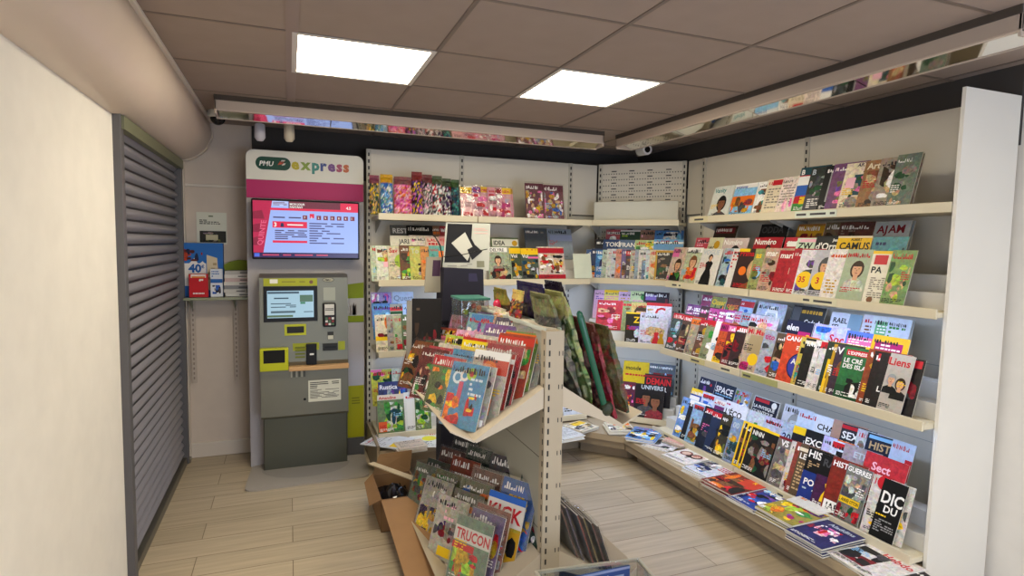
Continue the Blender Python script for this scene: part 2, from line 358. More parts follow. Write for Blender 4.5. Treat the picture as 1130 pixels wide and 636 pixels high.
# walls
mb = MB(); mb.box(-1.3, XR+.1, YB, YB+.12, 0, 2.6, 'cdbfb0'); struct('wall_back', mb, 'matte')
mb = MB(); mb.box(XR, XR+.12, YS, YB, 0, 2.6, 'e9e4da'); struct('wall_right', mb, 'matte')
mb = MB(); wl = 'e9e4da'; mb.box(-.86, XL-.012, 1.0, 3.12, 0, 2.6, wl); mb.box(-.86, XL-.012, YS, -1.0, 0, 2.6, wl); mb.box(-.86, XL-.012, -1.0, 1.0, 2.15, 2.6, wl); struct('wall_left', mb, 'matte')
mb = MB(); mb.box(-.88, XL, .96, 1.02, 0, 2.17, 'c9c6c0'); mb.box(-.88, XL, -1.02, -.96, 0, 2.17, 'c9c6c0'); mb.box(-.88, XL, -.96, .96, 2.11, 2.17, 'c9c6c0'); struct('door_1', mb, 'paint', .004)  # unseen door frame, added with its opening for the cool side fill
mb = MB()
mb.box(-1.3, .1, YS-.12, YS, 0, 2.6, 'e0d8cc'); mb.box(2.9, XR+.1, YS-.12, YS, 0, 2.6, 'e0d8cc'); mb.box(.1, 2.9, YS-.12, YS, 2.25, 2.6, 'e0d8cc'); mb.box(.1, 2.9, YS-.12, YS, 0, .12, 'e0d8cc')
struct('wall_front', mb, 'matte')
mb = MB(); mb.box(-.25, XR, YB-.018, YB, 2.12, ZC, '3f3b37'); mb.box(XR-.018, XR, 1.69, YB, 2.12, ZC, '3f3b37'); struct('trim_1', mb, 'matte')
mb = MB(); mb.box(XL, -.2, YB-.014, YB, 0, .10, 'd3c8ba'); mb.box(XL, -.2, YB-.02, YB, .1, .112, 'd8cfc2'); struct('baseboard_back', mb, 'paint', .003)
mb = MB(); mb.box(XL, -.2, YB-.018, YB, 2.015, 2.035, 'd6cdbf'); struct('trim_2', mb, 'paint', .003)
mb = MB(); mb.box(XL-.01, XL+.022, YB-.06, YB, 0, 2.2, 'd9cfc0'); struct('trim_3', mb, 'paint', .004)

# roller shutter on the left
t = thing('roller_shutter', 'closed grey slatted roller shutter filling the left wall', 'shutter', (XL, 4.0, 0))
mb = MB(); z = .05; p = .062; pr = []
Y0, Y1 = 3.13-4.0, 4.72-4.0
while z < 2.2:
    n = 6
    prof = [(-.03, z)] + [(-.030+.020*math.sin(math.pi*k/n)+.004, z+.004+(p-.01)*k/n) for k in range(n+1)] + [(-.03, z+p)]
    mb.prism([(a, b) for a, b in prof], 'y', Y0, Y1, '85838a'); mb.box(-.03, -.0235, Y0, Y1, z+p-.007, z+p+.003, '1c1c1e'); z += p
mb.box(-.05, -.03, Y0, Y1, .02, 2.25, '2c2c2e'); mb.build('slat_curtain', 'plastic', t)
mb = MB(); mb.box(-.035, .012, Y0, Y1, 0, .05, '77746a'); mb.build('bottom_bar', 'steel', t, bevel=.004)
for yy in (Y0-.02, Y1-.035):
    mb = MB(); mb.box(-.05, .02, yy, yy+.055, 0, 2.25, '5a585a'); mb.build('guide_rail', 'paint', t, bevel=.003)
mb = MB(); mb.box(-.02, .03, Y1-.02, Y1+.03, .0, .035, '8d8678'); mb.build('floor_lock', 'steel', t, bevel=.004)
# rounded casing above it
t = thing('shutter_casing', 'rounded pale casing above the roller shutter, under the ceiling', 'shutter box', (XL, 4.0, 2.2))
mb = MB(); prof = [(-.06, .275), (.20, .275)]
for k in range(13):
    a = math.radians(0+k*7.5); prof.append((-.02+.235*math.cos(a)*1.0, .2-.215*math.sin(a)))
prof += [(-.06, -.015)]
mb.prism(prof, 'y', -2.3, Y1-.01, 'd3c2b2', True); mb.build('casing', 'plastic', t)
mb = MB(); mb.box(.195, .222, -2.3, Y1+.02, .262, .279, 'e0d6ca'); mb.build('edge_strip', 'paint', t, bevel=.003)
mb = MB(); mb.prism([(-.03+.25*math.cos(math.radians(q)), .2-.225*math.sin(math.radians(q))) for q in range(0, 91, 6)]+[(-.06, -.02), (-.06, .275), (.2, .275)], 'y', Y1-.012, Y1+.03, 'c7b9a8'); mb.build('end_cap', 'plastic', t, bevel=.012)
mb = MB(); mb.box(-.03, .03, Y0, Y1-.01, -.075, -.015, '77795f'); mb.build('lower_fascia', 'paint', t)

# long unlit fixtures with mirror undersides
def fixture(name, label, axis, a, b, f0, f1):
    cx = (a+b)/2; L_ = (b-a)/2; w = f1-f0; sl = w*(.36 if axis == 'x' else .22)
    t = thing(name, label, 'light fixture', (cx, f0, ZC) if axis == 'x' else (f0, cx, ZC), 0, 'long strip fixtures under the ceiling')
    def bx(m, u0, u1, v0, v1, z0, z1, c):
        if axis == 'x': m.box(u0, u1, v0, v1, z0, z1, c)
        else: m.box(v0, v1, u0, u1, z0, z1, c)
    m = MB(); bx(m, -L_, L_, 0, .012, -.085, 0, 'b5a596'); bx(m, -L_, L_, w-.012, w, -.076-sl, 0, 'b5a596'); bx(m, -L_, L_, .0, w, -.012, -.001, 'b5a596'); m.build('housing', 'paint', t, bevel=.003)
    m = MB()
    for k in range(4):                                          # mirror plates, each very slightly out of line
        u0 = -L_+.02+k*(2*L_-.04)/4; u1 = -L_+.02+(k+1)*(2*L_-.04)/4-.006; dz = rnd.uniform(-.003, .003)
        if axis == 'x': P = [(u0, .012, -.072+dz), (u1, .012, -.072-dz), (u1, w-.012, -.072-sl), (u0, w-.012, -.072-sl)]
        else: P = [(.012, u0, -.072+dz), (w-.012, u0, -.072-sl), (w-.012, u1, -.072-sl), (.012, u1, -.072-dz)]
        m.poly(P, 'e8e4dc')
    m.build('mirror_reflector', 'mirror', t)
    for u in (-L_, L_-.012):
        m = MB(); bx(m, u, u+.012, 0, w, -.09-sl*.5, 0, 'c0b0a0'); m.build('end_cap', 'paint', t, bevel=.003)
    m = MB(); bx(m, -L_, L_, -.006, .0, -.03, -.0, '4a4138'); m.build('shadow_gap_strip', 'matte', t)
    m = MB(); bx(m, -L_, L_, -.004, .016, -.09, -.084, 'c4b4a4'); m.build('lower_rim', 'paint', t)
fixture('strip_fixture', 'long pale strip fixture with mirrored underside above the kiosk wall', 'x', -.40, 2.2, 3.87, 3.99)
fixture('strip_fixture', 'long pale strip fixture with mirrored underside along the right shelves', 'y', 1.3, 3.96, 2.355, 2.50)

# small ceiling devices
def dome(label, x, y, s=1.0):
    t = thing('security_camera', label, 'security camera', (x, y, ZC), 0, 'security cameras on the ceiling')
    m = MB(); m.tube([(0, 0, 0), (0, 0, -.03*s), (0, 0, -.045*s)], [.062*s, .062*s, .054*s], 'd8d6ce', 20); m.build('housing', 'plastic', t)
    m = MB(); m.ball((0, 0, -.042*s), .047*s, .047*s, .05*s, '17171a', 16, 8, -1, .0); m.build('dome_lens', 'gloss', t)
dome('small white dome camera with black lens by the shutter casing', -.43, 4.36)
def cyl_dev(label, x, y, c):
    t = thing('ceiling_sensor', label, 'sensor', (x, y, ZC), 0, 'small cylinder sensors behind the kiosk top')
    m = MB(); m.tube([(0, 0, 0), (0, 0, -.09)], .012, 'b8b0a6'); m.build('stem', 'plastic', t)
    m = MB(); m.tube([(0, 0, -.085), (0, 0, -.09), (0, 0, -.175), (0, 0, -.195)], [.022, .032, .034, .02], c, 16); m.build('body', 'plastic', t)
cyl_dev('pale grey cylinder sensor hanging above kiosk, nearer the shutter', -.17, 4.22, 'c9c6cc')
cyl_dev('cream cylinder sensor hanging above kiosk, nearer the shelves', .01, 4.17, 'ccc0aa')
t = thing('ceiling_camera', 'white bracket camera under the end of the right strip fixture', 'security camera', (2.68, 4.08, ZC))
m = MB(); m.box(-.035, .035, -.03, .03, -.04, 0, 'e4e0d8'); m.build('bracket', 'plastic', t, bevel=.006)
m = MB(); m.tube([(0, .05, -.07), (0, -.06, -.075)], [.04, .042], 'e6e2da', 14); m.build('body', 'plastic', t)
m = MB(); m.tube([(0, -.06, -.075), (0, -.066, -.075)], [.026, .024], 'k', 12); m.build('lens', 'gloss', t)

# ------------------------------------------------------------------ lights and world
def area(name, loc, rot, sx, sy, power, col):
    l = bpy.data.lights.new(name, 'AREA'); l.shape = 'RECTANGLE'; l.size = sx; l.size_y = sy; l.energy = power; l.color = col
    o = bpy.data.objects.new(name, l); COL.objects.link(o); o.location = loc; o.rotation_euler = rot; return o
area('rear_fill_light', (1.75, YS-.02, .95), (math.radians(90), 0, 0), 2.2, 1.6, 50, (.62, .74, 1.0))  # added cool fill behind the camera, standing in for unseen window daylight
area('side_fill_light', (-.80, 0, .85), (0, math.radians(-90), 0), 1.5, 1.85, 14, (.5, .66, 1.0))  # added weak cool fill from the left, no such source in view
w = bpy.data.worlds.new('world'); SC.world = w; w.use_nodes = True
w.node_tree.nodes['Background'].inputs['Color'].default_value = (.75, .85, 1, 1); w.node_tree.nodes['Background'].inputs['Strength'].default_value = 1.0
SC.view_settings.view_transform = 'Standard'; SC.view_settings.look = 'None'; SC.view_settings.gamma = 1; SC.view_settings.use_curve_mapping = False
SC.view_settings.exposure = 0.13
SC.cycles.use_denoising = True; SC.cycles.max_bounces = 8; SC.cycles.sample_clamp_indirect = 6
# ------------------------------------------------------------------ wall shelving
CREAM, PANEL, POST = 'd6ccb0', 'dfd8c8', 'cbc6b6'
EXR, EYR = V3((0, -1, 0)), V3((1, 0, 0)); EXB, EYB = V3((1, 0, 0)), V3((0, 1, 0))
CA, CB = V3((2.55, 4.55, 0)), V3((3.06, 4.02, 0)); EXC = (CB-CA).normalized(); EYC = V3((-EXC.y, EXC.x, 0)); LC = (CB-CA).length
STEP_Y, STEP_Z = .085, .08
SH = [1.84, 1.365, .865, .25]                                     # shelf edge heights
def post(mb, x, y, z1, z0=.2):                                    # slotted upright, slots are part of its look
    mb.box(x-.017, x+.017, y-.012, y+.02, z0, z1, POST); z = z0+.03
    while z < z1-.03:
        mb.box(x-.006, x+.006, y-.0128, y-.011, z, z+.026, '1c1c1a'); z += .05
LED = (1.365, .865, 1.355, .845, 1.36, .85)                        # shelves with a cool strip lamp behind the front edge
def shelf(parent, x0, x1, yf, yb, z, tiers, clip=0.0, name='shelf', strips=()):
    m = MB(); t = .028
    if clip: m.prism([(x0+clip, yf), (x1, yf), (x1, yb), (x0, yb), (x0, yf+clip*1.2)], 'z', z-t, z-.004, CREAM)
    else: m.box(x0, x1, yf, yb, z-t, z-.004, CREAM)
    m.box(x0+clip, x1, yf-.012, yf, z-.034, z+.012, CREAM)         # front edge with lip
    for k in range(1, tiers):                                     # stepped magazine rack
        m.box(x0+.02, x1-.003, yf+.03+STEP_Y*k-.012, yf+.03+STEP_Y*k+.07, z-.004, z+STEP_Z*k-.004, 'cfcdc6')
    o = m.build(name, 'paint', parent, bevel=.0025)
    for (a, b, c) in strips:
        q = MB(); q.box(a, b, yf-.0145, yf-.0122, z-.03, z+.006, c); greek(q, 1, 1, 'E', a+.01, z-.024, b-.01, z, 1, yf-.0148); q.build('price_label', 'print', o)
    if z in LED:
        q = MB(); q.box(x0+.03, x1-.03, yf+.012, yf+.030, z-.0325, z-.0282, 'w'); q.build('led_strip', 'led', o)
    for s in (x0+.035, x1-.025):
        q = MB(); q.prism([(yb-.01, z-.03), (yb-.01, z-.12), (yf+.1, z-.04), (yf+.1, z-.03)], 'x', s-.002, s+.002, 'bdbab0'); q.build('shelf_bracket', 'paint', o)
    return o
def base(parent, x0, x1, yf, yb, toe=.12):
    m = MB(); m.box(x0, x1, yf, yb, .155, .2, 'a8967a'); m.box(x0, x1, yf+.015, yb, .10, .155, '94836a'); m.box(x0, x1, yf+toe, yb-.02, 0, .10, 'a8967c'); m.build('base_plinth', 'paint', parent, bevel=.003)
def unit(name, label, M, W, posts, shelves, top=2.335, peg=False, rail=True, depth=None):
    t = bpy.data.objects.new(name, None); COL.objects.link(t); t.matrix_local = M; tag(t, label, 'shelving', 'wall shelving bays')
    m = MB(); m.box(0, W, 0, .03, .2, top, PANEL)
    zz = .65
    while zz < top-.1: m.box(0, W, -.0006, 0, zz, zz+.003, 'a8a59c'); zz += .4
    if peg:
        for zb, n in ((1.95, 7), (1.40, 8), (.98, 5)):
            for r in range(n):
                for c in range(30):
                    x = .04+c*(W-.08)/29; z = zb+r*.05
                    if z < top-.03: m.box(x-.0045, x+.0045, -.0008, 0, z, z+.009, '55534f')
                for c in range(4):
                    x = .13+c*.155; m.box(x-.022, x+.022, -.0012, 0, zb+r*.05+.022, zb+r*.05+.031, '4a4845')
    m.build('back_panel', 'paint', t)
    for x in posts: m = MB(); post(m, x, 0, top); m.build('upright', 'paint', t)
    return t
MR = lambda y: frame(V3((XR-.05, y, 0)), EXR, EYR, ZUP)            # local x runs toward the camera, local y into the wall
depthR = lambda X: X-(XR-.05)
LIPR = [2.72, 2.66, 2.62, 2.60]
u1 = unit('wall_shelf_unit', 'white shelving bay of the right wall, between corner and slotted upright', MR(3.80), .975, (0,), None)
u2 = unit('wall_shelf_unit', 'white shelving bay nearest the viewer on the right wall', MR(2.822), 1.12, (0, 1.105), None)
for k in range(4):
    tiers = (1, 3, 3, 3)[k]; dx = depthR(LIPR[k])
    st1 = [[(.35, .5, 'd5cba4')], [(.2, .32, 'd8d2b4')], [(.5, .65, 'c9c08c'), (.8, .9, 'd8d2b4')], [(.25, .48, 'd5cba4')]][k]
    st2 = [[(.28, .55, 'd5dccc')], [(.4, .62, 'd8d2b4')], [(.02, .3, 'a9aa72')], [(.35, .6, 'd5cba4')]][k]
    shelf(u1, (.25, .12, .14, .1)[k], .972, dx, -.002, SH[k], tiers, .05 if k < 1 else 0, strips=st1)
    shelf(u2, .003, 1.118, dx-(.012 if k == 0 else 0), -.002, SH[k]-(.004 if k == 0 else 0), tiers, strips=st2)
base(u1, .12, .975, 2.33-(XR-.05), 0); base(u2, 0, 1.12, 2.33-(XR-.05), 0)
m = MB(); m.prism([(2.33-(XR-.05), 0.0), (2.33-(XR-.05), .2), (-.4, .2), (-.36, 2.335), (.02, 2.335), (.02, 0)], 'x', 1.122, 1.138, 'e3dfd4')
m.build('end_panel', 'paint', u2)
MBK = lambda x: frame(V3((x, 4.56, 0)), EXB, EYB, ZUP)
b1 = unit('wall_shelf_unit', 'white back-wall shelving bay beside the betting kiosk', MBK(.565), .74, (0.005, .735), None)
b2 = unit('wall_shelf_unit', 'white back-wall shelving bay behind the toy display rack', MBK(1.315), .955, (.955,), None)
for u, W, x0 in ((b1, .745, .02), (b2, .955, .0)):
    for k in range(4):
        shelf(u, x0, W-.002, -.40, -.002, (1.825, 1.355, .845, .245)[k], (1, 3, 3, 3)[k])
    base(u, 0, W, -.60, 0, .13)
m = MB(); m.box(-.022, -.002, -.62, 0, 0, .245, '8f8068'); m.build('end_board', 'paint', b1, bevel=.003)
cu = unit('corner_shelf_unit', 'white corner shelving bay with perforated panel set across the corner', frame(CA, EXC, EYC, ZUP), LC, (.012, LC-.012), None, 2.34, True)
cu['category'] = 'shelving'
for k in range(4): shelf(cu, -.02, LC+.02, -.37, -.002, (1.83, 1.36, .85, .245)[k], (1, 3, 3, 3)[k])
m = MB(); Wc = LC-.03; m.box(.02, LC-.02, -.20, -.19, 1.83, 2.0, 'dcdccf'); m.build('header_board', 'gloss', cu, bevel=.002)
# the ledge under the corner, cut at 45 degrees
m = MB()
pl = [(2.272, 3.96), (2.33, 3.66), (3.07, 3.66), (3.07, 4.03), (2.56, 4.56), (2.272, 4.56)]
pl = [(2.07, 3.96), (2.33, 3.68), (3.02, 3.68), (3.05, 4.02), (2.55, 4.55), (2.272, 4.55), (2.272, 3.96)]
m.M = frame(CA, EXC, EYC, ZUP).inverted()
m.prism(pl, 'z', .155, .2, 'a8967a'); m.prism([(a+.015, b+.015) for a, b in pl], 'z', .1, .155, '94836a'); m.prism([(a+.09, b+.09) for a, b in pl], 'z', 0, .1, 'a8967c'); m.build('base_plinth', 'paint', cu, bevel=.003)
for (P, ex, ey, W, lab) in ((V3((2.285, 4.58, 0)), EXB, EYB, .25, 'narrow white filler panel left of the corner shelving'), (V3((3.08, 4.0, 0)), EXR, EYR, .19, 'narrow white filler panel right of the corner shelving')):
    t = bpy.data.objects.new('filler_panel', None); COL.objects.link(t); t.matrix_local = frame(P, ex, ey, ZUP); tag(t, lab, 'wall panel', 'narrow filler panels beside the corner')
    m = MB(); m.box(0, W, 0, .02, .2, 1.89, 'ccc9bd'); m.build('lower_panel', 'paint', t)
    m = MB(); m.box(0, W, -.012, .02, 1.895, 2.335, PANEL); m.box(0, W, -.014, -.01, 1.89, 1.9, '5c5a54'); m.build('upper_panel', 'paint', t, bevel=.002)

# ------------------------------------------------------------------ magazines on the right wall
def tierR(k, t): return (LIPR[k]+.022+STEP_Y*t, 0, SH[k]+STEP_Z*t+.002)
def R(k, t, where, items, **kw): return row(where, tierR(k, t), EXR, EYR, items, smax=-1.712, **kw)
R(0, 0, 'on right wall top shelf, corner bay', [
 (790, 812, 'pale grey magazine with a brown face', 'd9dcd4', 'T,Vanity,t,.8,.14;P,S,k,E,.55,.45,.24'),
 (813, 838, 'orange and blue seaside sunset magazine', 'c', 'R,o,0,.3,1,.62;B,onYE,8,.05,.1,.95,.6;R,w,0,.86,1,1;T,evasions,b,.86,.1'),
 (839, 850, 'white magazine with coloured figures', 'w', 'B,tcnE,9'),
 (849, 866, 'cream magazine with red title badge', 'm', 'R,r,.2,.82,.85,.97;L,h,.1,.15,.9,.75,7'),
 (865, 882, 'pale pink magazine with printed text', 'ead9cf', 'L,h,.1,.2,.9,.8,7;B,ap,3')], h=.225)
R(0, 0, 'on right wall top shelf, near bay', [
 (886, 902, 'red, blue and green striped magazine', 'r', 'R,T,0,.82,1,1;R,w,0,.55,1,.8;R,b,0,.35,1,.6;R,g,0,0,1,.2;R,y,.2,.18,1,.34;T,B,w,.84,.11'),
 (898, 917, 'dark magazine with silver car', '2c3330', 'R,E,0,0,1,.4;B,eEGw,9,.05,.35,.95,.8;T,B,d,.84,.12;L,w,.1,.08,.9,.3,4'),
 (914, 924, 'black magazine with pale stripe', 'k', 'R,e,.2,.2,.5,.9'),
 (923, 941, 'purple magazine with green orchid', '70486e', 'B,lqpv,9,.2,.15,.9,.62;L,a,.1,.82,.9,.95,1'),
 (937, 961, 'white art magazine with green picture', 'm', 'T,ARTS,V,.91,.08,.3;T,ART,k,.78,.12,.5;R,T,.3,.3,.95,.74;B,tGpMh,12,.08,.05,.95,.7;R,a,.1,.45,.35,.68'),
 (958, 979, 'brown art magazine with carved head', '9c6f49', 'T,Art,m,.82,.13;B,nMhN,9,.1,.1,.95,.78,.24'),
 (975, 996, 'grey brown magazine with sculpture', '9a8a78', 'B,whNM,9,.1,.2,.95,.85,.22'),
 (992, 1006, 'green grey magazine at shelf end', '6d7a6a', 'B,GhM,6')], h=.27)
R(1, 2, 'in back row of right wall second shelf', [
 (790, 815, 'dark brown magazine with red title', 'N', 'R,R,.1,.8,.9,.95'), (841, 872, 'black magazine with grey title', '1b1a1a', 'T,ODDA,E,.78,.16'),
 (882, 912, 'orange brown magazine with gold band', '9a6a34', 'R,Y,0,.72,1,.95;B,nYR,6'), (913, 926, 'brown magazine with pale figure', '6e5a48', 'B,MN,5'),
 (928, 967, 'dark red magazine with grey text', '5d3a33', 'L,h,.08,.72,.9,.95,3;B,RN,5'), (969, 983, 'grey magazine with large maroon letters', 'a8b0b4', 'T,AJ,R,.76,.16'),
 (982, 1006, 'pale grey magazine with maroon letters', 'b0b6bb', 'T,AM,R,.76,.16')], h=.27)
R(1, 1, 'in middle row of right wall second shelf', [
 (770, 786, 'red and pink magazine', 'c04a58', 'L,a,.1,.75,.9,.95,2'), (784, 800, 'cream and green magazine', 'cfcca6', 'C,Y,.6,.8,.2;T,W,k,.62,.14'),
 (800, 833, 'pale fashion magazine with dark-haired person', 'cdb9b4', 'T,Numéro,w,.82,.14,.03;P,s,k,k,.55,.6,.2'),
 (834, 869, 'red fashion magazine with black figure', 'a3222c', 'G,k,S,k,.55,0,.8;T,Numéro,w,.82,.14,.03'),
 (869, 882, 'crimson and white magazine', 'b3303c', 'R,w,.1,.78,.9,.9;L,w,.1,.5,.9,.7,2'), (882, 903, 'mint magazine with black title', 'cfe0c8', 'T,ZW,k,.74,.15;R,a,.1,.9,.9,.97'),
 (903, 926, 'black magazine with white serif title', '1c1d20', "T,d'Ormes,w,.7,.15,.03;T,Jean,w,.88,.06,.5"),
 (926, 964, 'yellow magazine with black capitals', 'e5b81e', 'T,CAMUS,k,.72,.15,.1;T,ALBERT,k,.9,.05,.4;R,m,0,.96,1,1'), (965, 1004, 'teal magazine with dark title', '4f8a92', 'L,B,.1,.8,.9,.92,1;B,tT,5')], h=.27)
R(1, 0, 'in front row of right wall second shelf', [
 (745, 760, 'pink and green celebrity magazine', 'c9b3a0', 'R,p,0,.72,.5,.95;P,s,N,k,.6,.5,.26;B,gpo,4,.05,.05,.9,.3'),
 (759, 777, 'green and orange celebrity magazine', 'b9c0a0', 'R,w,0,.86,1,1;P,s,n,o,.6,.6,.24;B,or,5,.3,.1,.95,.45'),
 (777, 799, 'white fashion magazine, woman in black dress', 'd9d6ce', 'T,VOGUE,d,.84,.13;G,k,s,k,.5,.03,.84'),
 (801, 812, 'blue-grey fashion magazine with black clothes', '9fb0b8', 'B,kTbE,8,.05,.05,.95,.8'),
 (811, 819, 'white magazine with red and blue lines', 'dcd8d2', 'L,r,.05,.5,.9,.95,4'),
 (818, 837, 'dark magazine with orange disc', '3a2a28', 'T,Prima,r,.82,.13;R,y,.0,.92,.4,1;P,s,M,n,.75,.5,.3;C,o,.3,.45,.14;L,r,.1,.05,.9,.15,2'),
 (836, 847, 'olive and blue magazine with yellow title', '8f9a62', 'T,as,y,.78,.14;B,cqT,7'),
 (847, 863, 'tan magazine with white title', 'b99a86', 'T,mar,w,.82,.13;B,NhR,6'),
 (863, 879, 'red magazine with white figure', 'a8242e', 'T,marie,w,.82,.13;B,mz,6,.45,.02,.95,.6,.25'),
 (878, 891, 'crimson magazine with pale woman', 'b02a36', 'B,sm,5,.4,.05,.95,.7,.25'),
 (887, 904, 'white magazine with yellow price disc', 'd8d4d8', 'B,Eve,6;C,y,.3,.35,.26;T,35,r,.3,.12,.12'),
 (903, 921, 'grey portrait magazine with yellow price disc', 'b9b8c0', 'P,s,E,k,.4,.65,.24;C,y,.32,.35,.26;T,3,r,.29,.13,.2'),
 (918, 937, 'white magazine with slim bare arm', 'e2dcd8', 'L,o,.1,.8,.8,.92,1;B,sN,5,.55,.1,.95,.6,.2;L,Y,.1,.1,.4,.4,4'),
 (936, 965, 'grey-green magazine with smiling dark-haired woman', 'a9b79a', 'P,s,N,z,.55,.62,.27;L,r,.1,.16,.85,.27,2'),
 (966, 988, 'cream text magazine with red square', 'e8e2cc', 'R,y,0,.94,1,1;R,r,.08,.74,.42,.92;T,PA,k,.58,.12;L,k,.5,.3,.95,.72,8;L,h,.1,.1,.9,.5,9;C,n,.2,.07,.08'),
 (986, 1008, 'green landscape magazine at shelf end', '7a9a5c', 'B,GlMs,9')], h=.275)
R(2, 2, 'in back row of right wall third shelf', [
 (777, 788, 'purple and red small magazine', '8a3a5c', 'B,rpe,6'), (787, 803, 'green magazine with yellow title', '8d8f4c', 'T,Closer,y,.78,.15;B,nGo,6'),
 (804, 819, 'dark magazine with orange title', '6d3a2c', 'T,osez,o,.72,.15;B,gYN,6'), (819, 834, 'pale blue magazine with red title', '9db8d4', 'R,r,0,.8,1,.95;L,w,.1,.82,.9,.93,1;B,yb,4'),
 (838, 870, 'pale magazine with white-haired man portrait', 'b9c3d4', 'P,d,w,B,.55,.68,.24'),
 (876, 916, 'black magazine with gold lettering', '1d1c1c', 'L,Y,.05,.8,.95,.95,1;T,Code du,w,.6,.11,.45;R,E,.03,.66,.28,.96'),
 (919, 953, 'white magazine with blue photo', 'd6dae6', 'R,7f9cae,.6,.5,1,1;T,RAEL,k,.78,.11,.1;T,SEL,k,.64,.1,.1'), (955, 966, 'pale lilac magazine with brown text', 'd3d2de', 'L,n,.1,.6,.9,.8,2'),
 (966, 983, 'white magazine with green badge', 'd5dde0', 'R,6cb47c,.1,.6,.95,.9;L,w,.15,.66,.9,.84,2'), (982, 1008, 'pale blue magazine with green letters', 'c9d4e2', 'L,g,.1,.6,.9,.85,2')], h=.27)
R(2, 1, 'in middle row of right wall third shelf', [
 (760, 768, 'purple television weekly', '6a3f6a', 'L,a,.05,.7,.95,.95,2;B,kp,4'), (767, 776, 'mauve television weekly', '7d4a78', 'L,w,.05,.74,.95,.94,2;B,Nr,4'),
 (775, 786, 'dark television weekly with face', '4a3030', 'L,p,.05,.76,.95,.94,1;P,s,N,k,.5,.45,.24'), (785, 796, 'pink television weekly', 'c04a86', 'L,w,.05,.72,.95,.94,2;B,VE,4'),
 (795, 805, 'magenta television weekly', 'a83a74', 'L,w,.05,.66,.95,.94,2;B,kp,5'), (804, 813, 'lilac television weekly', 'b07aa8', 'R,w,0,.8,1,.97;L,P,.05,.82,.95,.95,1;B,nk,4'),
 (812, 821, 'grey-pink television weekly', 'b8a0a8', 'L,P,.05,.74,.95,.94,2;B,Sk,4'), (820, 829, 'teal-edged television weekly', '8fa0a8', 'L,r,.05,.74,.95,.94,2;B,TE,4'),
 (829, 863, 'white magazine with pink and black face', 'c9c2cc', 'B,k,3,.02,.3,.4,.85,.35;B,apws,9,.3,.25,.9,.85,.2'),
 (870, 899, 'navy magazine with pink badge', '20223c', 'T,elen,w,.78,.14,.03;R,P,.5,.52,.95,.78;C,y,.88,.66,.1'),
 (900, 938, 'lilac and blue magazine with red title', 'c3b9e0', 'B,cb,5,.05,.6,.5,.95;T,Soc,r,.66,.17,.5;B,a,2,.5,.4,.9,.6'), (937, 966, 'blue magazine with pink label', '5a7ad0', 'R,p,.05,.66,.8,.9;L,w,.1,.7,.75,.86,2'),
 (965, 1006, 'yellow magazine with pink label', 'efb425', 'R,P,.1,.62,.85,.88;L,w,.14,.65,.8,.85,2;L,r,.05,.5,.95,.58,1')], h=.27)
